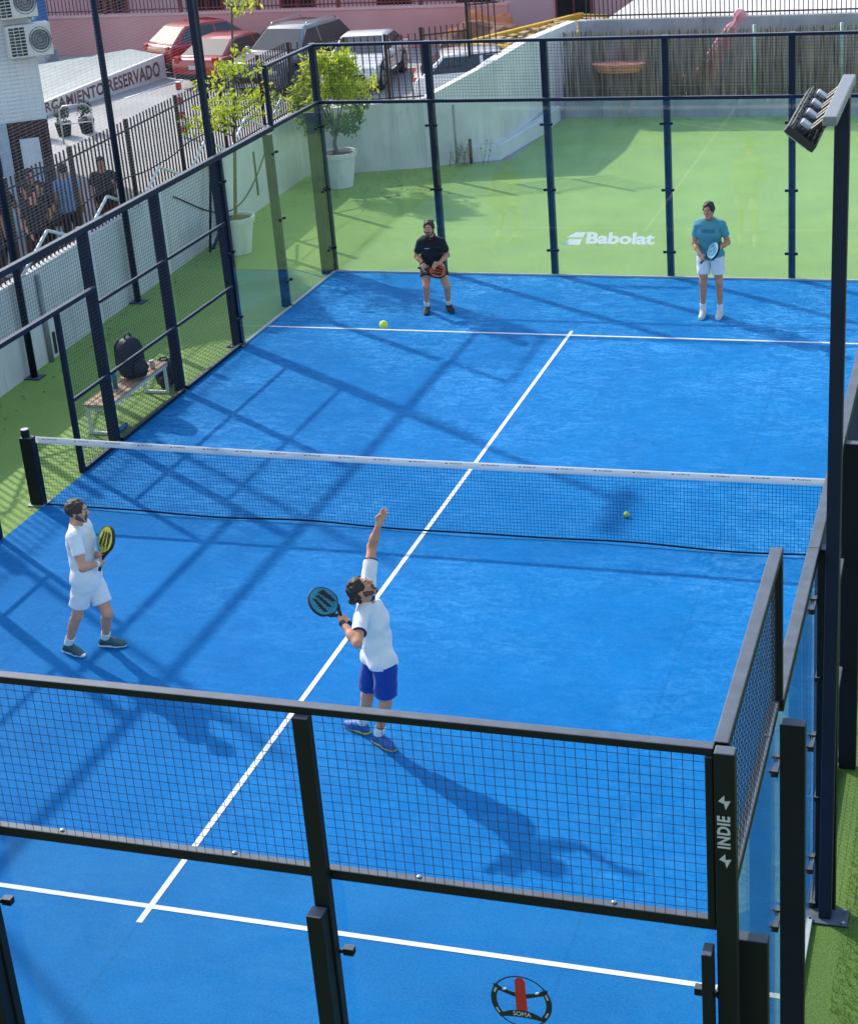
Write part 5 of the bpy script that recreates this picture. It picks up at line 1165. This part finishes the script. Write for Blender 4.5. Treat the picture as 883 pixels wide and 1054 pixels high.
def racket(label, grip, axis, normal, c_face, c_frame, c_accent, group='padel rackets'):
    """grip: where the hand holds it, axis: from grip to head, normal: face normal"""
    a = nrm(axis); n = nrm(np.array(normal) - a * (np.array(normal) @ a)); s = np.cross(a, n); g = np.array(grip, float)
    t = thing('padel_racket', label, 'racket', tuple(g), 0, group)
    P = lambda x, y, z: tuple(s * x + a * y + n * z)
    out = []
    for k in range(49):
        th = 2 * PI * k / 48; x = .130 * math.sin(th) * (1 + .05 * math.cos(th)); y = .238 - .142 * math.cos(th); 
        if math.cos(th) > .55: x *= 1 - .25 * (math.cos(th) - .55) / .45
        out.append((x, y))
    out = out[:-1]; nn = len(out)
    sc = lambda k: [((x) * k, .238 + (y - .238) * k) for x, y in out]
    b = MB(); rings = [(sc(1.0), -.013), (sc(1.0), .013), (sc(.97), .018), (sc(.93), .018), (sc(.93), -.018), (sc(.97), -.018)]
    vs = [P(x, y, z) for ring, z in rings for x, y in ring]; m_ = len(rings)
    b.add(vs, [(i * nn + k, i * nn + (k + 1) % nn, ((i + 1) % m_) * nn + (k + 1) % nn, ((i + 1) % m_) * nn + k) for i in range(m_) for k in range(nn)])
    b.build('frame', c_frame, t, world=False, smooth=True)
    b = MB(); ins = sc(.928); vs = [P(x, y, .0165) for x, y in ins] + [P(x, y, -.0165) for x, y in ins]
    b.add(vs, [tuple(range(nn)), tuple(range(2 * nn - 1, nn - 1, -1))] + [(k, (k + 1) % nn, nn + (k + 1) % nn, nn + k) for k in range(nn)]); fo = b.build('face', c_face, t, world=False)
    hb = MB()
    for i in range(-4, 5):
        for j in range(-4, 5):
            x, y = i * .021 + (.0105 if j % 2 else 0), .225 + j * .021
            if (x / .088) ** 2 + ((y - .225) / .088) ** 2 < 1:
                for z in (.0172, -.0172): hb.add([P(x + .0058 * math.cos(2 * PI * q / 8), y + .0058 * math.sin(2 * PI * q / 8), z) for q in range(8)], [tuple(range(8))])
    hb.build('holes', M['black'], fo, world=False, fix=False)
    b = MB()
    for x0, x1, x2 in ((-.085, -.055, -.03), (-.02, .008, .018), (.045, .075, .085)):
        for z in (.0170, -.0170): b.add([P(x0, .18, z), P(x1, .15, z), P(x2, .30, z), P(x0 * .6, .33, z)], [(0, 1, 2, 3)])
    b.build('stripe', c_accent, fo, world=False, fix=False)
    b = MB(); 
    for sx in (-1, 1): b.tube([P(sx * .070, .125, 0), P(sx * .035, .09, 0), P(sx * .010, .055, 0)], [.016, .016, .015], 8)
    b.build('throat', c_frame, t, world=False, smooth=True)
    b = MB(); b.tube([P(0, .075, 0), P(0, -.075, 0), P(0, -.080, 0)], [.0155, .0165, .019], 14); b.build('grip', M['black'], t, world=False, smooth=True)
    b = MB(); b.tube([P(0, .045, 0), P(0, .062, 0)], .0185, 14); b.build('grip_collar', c_accent, t, world=False)
    return t
M['r_teal'] = mat('teal_racket', (.03, .25, .34), rough=.35, var=.2, scale=12); M['r_yel'] = mat('yellow_racket', (.55, .55, .04), rough=.35, var=.15, scale=12); M['r_org'] = mat('orange_racket', (.56, .10, .025), rough=.35, var=.2, scale=12); M['r_sky'] = mat('light_blue_racket', (.16, .42, .60), rough=.35, var=.2, scale=12); M['r_pale'] = mat('pale_accent', (.6, .62, .62), rough=.4)

def orth(d, a): d = np.array(d, float); a = nrm(a); return nrm(d - a * (d @ a))
def grip_hand(J, s, axis, n_hint):
    """hand of side s closed round a handle along axis: returns (d, n, side, curl) and the handle centre"""
    W = np.array(J['wr' + s]); d = orth(np.array(J['ha' + s]) - W, axis); side = nrm(axis); n = np.cross(d, side)
    if n @ np.array(n_hint) < 0: n = -n
    return (d, n, side, (1.05, 1.15, .8)), W + d * .088 + n * .026

# --- the four players
J4 = dict(head=(0.080,-0.125,1.640), neck=(0.079,-0.025,1.450), chest=(0.098,0.021,1.238), pelvis=(0.165,-0.042,0.914), shL=(0.061,0.098,1.589), shR=(0.098,-0.225,1.425), elL=(0.034,0.325,1.822), wrL=(0.135,0.284,2.062), haL=(0.160,0.333,2.136), elR=(0.161,-0.516,1.330), wrR=(-0.029,-0.358,1.426), haR=(-0.090,-0.319,1.481), hipL=(0.090,0.022,0.909), hipR=(0.228,-0.115,0.942), knL=(-0.027,0.011,0.483), knR=(0.189,-0.096,0.498), anL=(-0.171,0.160,0.091), anR=(0.044,0.004,0.088), toL=(-0.356,0.227,0.029), toR=(0.221,-0.093,0.036))
J3 = dict(head=(0.147,-0.060,1.646), neck=(0.062,0.021,1.451), chest=(0.031,0.073,1.241), pelvis=(0.078,0.029,0.907), shL=(0.044,0.178,1.377), shR=(0.132,-0.158,1.410), elL=(0.089,0.170,1.045), wrL=(0.266,0.026,1.136), haL=(0.340,0.006,1.184), elR=(0.262,-0.303,1.151), wrR=(0.289,-0.076,1.088), haR=(0.304,0.009,1.063), hipL=(0.048,0.113,0.869), hipR=(0.101,-0.070,0.895), knL=(0.241,0.027,0.469), knR=(-0.046,-0.075,0.483), anL=(0.068,0.178,0.088), anR=(-0.253,-0.016,0.092), toL=(0.269,0.204,0.035), toR=(-0.059,-0.069,0.037))
J1 = dict(head=(0.020,-0.175,1.445), neck=(0.001,-0.052,1.267), chest=(-0.045,0.040,1.094), pelvis=(-0.081,0.162,0.798), shL=(0.183,-0.082,1.207), shR=(-0.173,-0.095,1.193), elL=(0.206,0.071,0.949), wrL=(0.142,-0.167,0.878), haL=(0.122,-0.243,0.843), elR=(-0.292,0.007,0.939), wrR=(-0.120,-0.162,0.862), haR=(-0.047,-0.191,0.823), hipL=(0.012,0.129,0.803), hipR=(-0.175,0.136,0.808), knL=(0.206,-0.055,0.470), knR=(-0.122,-0.127,0.477), anL=(0.150,0.129,0.090), anR=(-0.192,0.024,0.085), toL=(0.258,-0.031,0.035), toR=(-0.150,-0.165,0.035))
J2 = dict(head=(0.036,-0.149,1.751), neck=(0.027,0.009,1.585), chest=(0.015,0.020,1.366), pelvis=(0.003,0.133,1.020), shL=(0.213,-0.042,1.513), shR=(-0.160,0.013,1.499), elL=(0.286,0.035,1.215), wrL=(0.166,-0.199,1.171), haL=(0.118,-0.275,1.153), elR=(-0.220,0.025,1.189), wrR=(-0.090,-0.175,1.069), haR=(-0.034,-0.240,1.035), hipL=(0.102,0.117,0.990), hipR=(-0.094,0.140,0.990), knL=(0.140,0.075,0.546), knR=(-0.104,0.075,0.542), anL=(0.143,0.119,0.100), anR=(-0.125,0.117,0.100), toL=(0.130,-0.077,0.036), toR=(-0.125,-0.080,0.035))
def wristband(o, J, s, m, u=.93, r=.031, w=.02, name='wristband'):
    el, wr = np.array(J['el' + s]), np.array(J['wr' + s]); c = el + (wr - el) * u; d = nrm(wr - el); b = MB(); b.tube([tuple(c - d * w), tuple(c + d * w)], r, 16); b.build(name, m, o, world=False)

def chest_print(so, cols, zc, h, m):
    """small printed marks laid on the front of a shirt"""
    b = MB()
    for x, w in cols:
        q = []
        for dx, dz in ((0, -h / 2), (w, -h / 2), (w, h / 2), (0, h / 2)):
            ok, loc, n, _ = so.ray_cast(Vector((x + dx, -1.0, zc + dz)), Vector((0, 1, 0)))
            if not ok: q = None; break
            q.append(loc + n * .003)
        if q: b.add(q, [(0, 1, 2, 3)])
    if b.v: b.build('shirt_print', m, so, world=False, fix=False)
# server
L4 = (.95, -4.4); ax4 = V(-.773, .006, .628)
hR, g4 = grip_hand(J4, 'R', ax4, (-.3, -.6, -.2))
hL = (nrm(V(*J4['haL']) - V(*J4['wrL'])), V(.75, -.45, -.1), V(-.6, -.55, .1), .18)
t4, s4, *_ = person('player in white polo and royal blue shorts reaching up to hit the ball overhead', L4, J4, (.66, .30, .69), {'R': hR, 'L': (hL[0], orth(hL[1], hL[0]), orth(hL[2], hL[0]), .18)},
    dict(shirt=M['c_white'], shorts=M['c_blue'], sock=M['sock'], shoe=M['shoe_blue'], sole=M['sole_yellow'], cuff=M['c_navy'], collar=M['c_navy']), M['skin_a'], M['hair'], hair='bun', beard=True, face_up=(-.69, -.2, .66), sleeve=.62, hemdrop=.035, shorts_t=.80, fat=.88, hipr=.108)
wristband(t4, J4, 'R', M['black'])
fwc = V(-.29, .884, -.366); e2 = np.cross(ax4, -fwc); n4 = -fwc * .80 + e2 * .60
racket('teal and black racket held behind the head by the player in blue shorts', g4 + V(*L4, 0), ax4, n4, M['r_teal'], M['black'], M['black'])
# left player
L3 = (-2.5, -3.35); ax3 = V(.167, .42, .885)
hR, g3 = grip_hand(J3, 'R', ax3, (-.2, .8, .3))
throat = g3 + ax3 * .10
J3['haL'] = tuple(throat + V(-.012, .03, .0)); d3 = nrm(V(*J3['haL']) - V(*J3['wrL'])); 
nL = orth(V(.2, -1, 0), d3); hL = (d3, nL, orth(V(0, 0, 1), d3), .45)
t3, s3, *_ = person('player in white t-shirt and white shorts walking, carrying a yellow racket', L3, J3, (.90, .30, -.05), {'R': hR, 'L': hL},
    dict(shirt=M['c_white'], shorts=M['c_white'], sock=M['sock'], shoe=M['shoe_teal'], sole=M['sole_white']), M['skin_b'], M['hair2'], hair='short', beard=True, sleeve=.62, hemdrop=.115, shorts_t=.72)
wristband(t3, J3, 'R', M['c_white'])
racket('yellow and black racket held upright by the player in all white', g3 + V(*L3, 0), ax3, V(.29, -.884, .366) * .70 + V(.956, .2855, -.068) * -.7, M['r_yel'], M['black'], M['black'])
# far left player
L1 = (-2.4, 7.88); ax1 = V(.946, .206, -.25)
hR, g1 = grip_hand(J1, 'R', ax1, (.2, -.2, -1))
J1['haL'] = tuple(g1 + ax1 * .10 + V(0, .02, .03)); dl = nrm(V(*J1['haL']) - V(*J1['wrL'])); hL = (dl, orth(V(-.2, -.4, -1), dl), orth(V(-1, 0, .1), dl), .55)
t1, s1, *_ = person('smiling bearded player in black polo and black shorts near the back glass', L1, J1, (.10, -.95, .14), {'R': hR, 'L': hL},
    dict(shirt=M['c_black'], shorts=M['c_black'], sock=M['sock'], shoe=M['shoe_black'], sole=M['shoe_black'], collar=M['c_black']), M['skin_a'], M['hair'], vox=.0078, hair='quiff', beard=True, sleeve=.66, hemdrop=.08, shorts_t=.60)
chest_print(s1, [(-.10 + .020 * k, .014) for k in range(4)], 1.105, .014, M['c_white'])
wristband(t1, J1, 'R', M['black'])
racket('orange and black racket held low in both hands by the player in black', g1 + V(*L1, 0), ax1, V(.25, -.50, .8), M['r_org'], M['black'], M['black'])
# far right player
L2 = (2.0, 7.92); ax2 = V(.655, -.275, .70)
hR, g2 = grip_hand(J2, 'R', ax2, (.3, -.3, -.5))
J2['haL'] = tuple(g2 + ax2 * .13 + V(.0, .03, .0)); dl = nrm(V(*J2['haL']) - V(*J2['wrL'])); hL = (dl, orth(V(-.5, -.5, -.3), dl), orth(V(0, 0, 1), dl), .5)
t2, s2, f2, u2, l2 = person('dark haired player in teal t-shirt and white shorts standing near the back glass', L2, J2, (-.20, -.92, .06), {'R': hR, 'L': hL},
    dict(shirt=M['c_teal'], shorts=M['c_white'], sock=M['sock'], shoe=M['shoe_pale'], sole=M['sole_white']), M['skin_c'], M['hair'], vox=.0078, hair='quiff', beard=False, sleeve=.62, hemdrop=.08, shorts_t=.66)
chest_print(s2, [(-.085 + .030 * k, .022) for k in range(7)], 1.425, .055, M['c_teal_d'])
racket('light blue racket held in front of the white shorts by the player in teal', g2 + V(*L2, 0), ax2, V(-.75, -.55, .3), M['r_sky'], M['black'], M['r_teal'])

# --- spectators behind the iron fence
def stand(h, turn, arms='down'):
    S = h / 1.78; c, s = math.cos(turn), math.sin(turn)
    base = dict(head=(0, -.03, 1.66), neck=(0, .01, 1.47), chest=(0, .02, 1.28), pelvis=(0, .03, .95), shL=(.18, .01, 1.43), shR=(-.18, .01, 1.43), hipL=(.095, .03, .92), hipR=(-.095, .03, .92), knL=(.11, .0, .50), knR=(-.10, -.03, .50), anL=(.12, .05, .09), anR=(-.12, .04, .09), toL=(.15, -.13, .035), toR=(-.15, -.14, .035))
    if arms == 'down': base.update(elL=(.25, .04, 1.14), wrL=(.25, -.05, .90), haL=(.25, -.07, .82), elR=(-.25, .04, 1.14), wrR=(-.25, -.05, .90), haR=(-.25, -.07, .82))
    elif arms == 'folded': base.update(elL=(.26, -.05, 1.16), wrL=(.03, -.17, 1.17), haL=(-.05, -.16, 1.18), elR=(-.26, -.05, 1.16), wrR=(-.02, -.20, 1.12), haR=(.06, -.19, 1.12))
    else: base.update(elL=(.27, -.03, 1.16), wrL=(.20, -.25, 1.28), haL=(.17, -.30, 1.34), elR=(-.25, .04, 1.14), wrR=(-.22, -.14, .97), haR=(-.2, -.19, .90))
    return {k: (S * (v[0] * c - v[1] * s), S * (v[0] * s + v[1] * c), S * v[2]) for k, v in base.items()}
SP = [((-11.13, 10.43), 1.76, .7, 'folded', 'c_dark', 'c_dark', 'spectator in black with folded arms standing before the notice on the brown door'),
      ((-10.68, 10.88), 1.74, -2.5, 'down', 'c_ltblue', 'c_denim', 'spectator in light blue shirt seen from behind the fence bars'),
      ((-10.13, 11.33), 1.78, .55, 'raised', 'c_dark', 'c_maroon', 'spectator in dark top with one hand raised, furthest right by the pole'),
      ((-11.53, 9.93), 1.70, 1.0, 'raised', 'c_dark', 'c_dark', 'spectator in black seen left of the folded arms, hand up to chest'),
      ((-11.33, 9.18), 1.66, .9, 'down', 'c_dark', 'c_denim', 'spectator in black at the left edge of the picture, lowest in view'),
      ((-10.83, 10.18), 1.58, .4, 'folded', 'c_dark', 'c_dark', 'shorter spectator in black between the black and the light blue spectators')]
SP += [((-10.25, 9.0), 1.74, 1.1, 'raised', 'c_dark', 'c_dark', 'tall spectator in black standing nearest the iron fence at the far left'), ((-10.75, 9.65), 1.68, -.4, 'folded', 'c_dark', 'c_maroon', 'spectator in black with folded arms, just left of the light blue shirt')]
for p, h, tr, arms, sh, so, lab in SP:
    lk = (math.sin(tr), -math.cos(tr), -.08)
    person(lab, p, stand(h, tr, arms), lk, None, dict(shirt=M[sh], shorts=M[so], sock=M['sock'], shoe=M['shoe_black'], sole=M['sole_white']), M['skin_a'], M['hair'], vox=.016, fingers=False, group='spectators behind the iron fence', long_legs=True, sleeve=.6, hemdrop=.1)
# ------------------------------------------------------------------ camera, sun, sky
cam = bpy.data.cameras.new('camera'); co = bpy.data.objects.new('camera', cam); COL.objects.link(co); scene.camera = co
co.location = (6.05607752, -16.3346894, 8.12365335); co.rotation_euler = (1.19469723, 0.0681764876, 0.290122617)
cam.sensor_fit = 'VERTICAL'; cam.sensor_height = 24.0; cam.sensor_width = 24.0
cam.lens = 1706.37865 * 24.0 / 1054; cam.shift_x = (441.5 - 490.3175) / 1054; cam.shift_y = (435.9233 - 527.0) / 1054
cam.clip_start = .1; cam.clip_end = 2000
to_sun = Vector((-1.17, .80, 1.0)).normalized()
sl = bpy.data.lights.new('sun', 'SUN'); sl.energy = 2.3; sl.angle = R(1.0); sl.color = (1.0, .945, .86)
so_ = bpy.data.objects.new('sun', sl); COL.objects.link(so_); so_.rotation_euler = (-to_sun).to_track_quat('-Z', 'Y').to_euler()
w = bpy.data.worlds.new('World'); scene.world = w; w.use_nodes = True; nt = w.node_tree
sk = nt.nodes.new('ShaderNodeTexSky'); sk.sky_type = 'NISHITA'; sk.sun_disc = False
sk.sun_elevation = math.asin(to_sun.z); sk.sun_rotation = math.atan2(to_sun.x, to_sun.y); sk.air_density = 1.2; sk.dust_density = 1.5
bg = nt.nodes['Background']; nt.links.new(sk.outputs[0], bg.inputs[0]); bg.inputs[1].default_value = .15
scene.view_settings.view_transform = 'Standard'; scene.view_settings.look = 'None'; scene.view_settings.exposure = 1.04; scene.view_settings.gamma = 1.0
scene.render.engine = 'CYCLES'
scene.cycles.max_bounces = 8; scene.cycles.transparent_max_bounces = 24; scene.cycles.diffuse_bounces = 3; scene.cycles.glossy_bounces = 4; scene.cycles.transmission_bounces = 4
scene.cycles.caustics_reflective = False; scene.cycles.caustics_refractive = False
scene.cycles.use_denoising = True
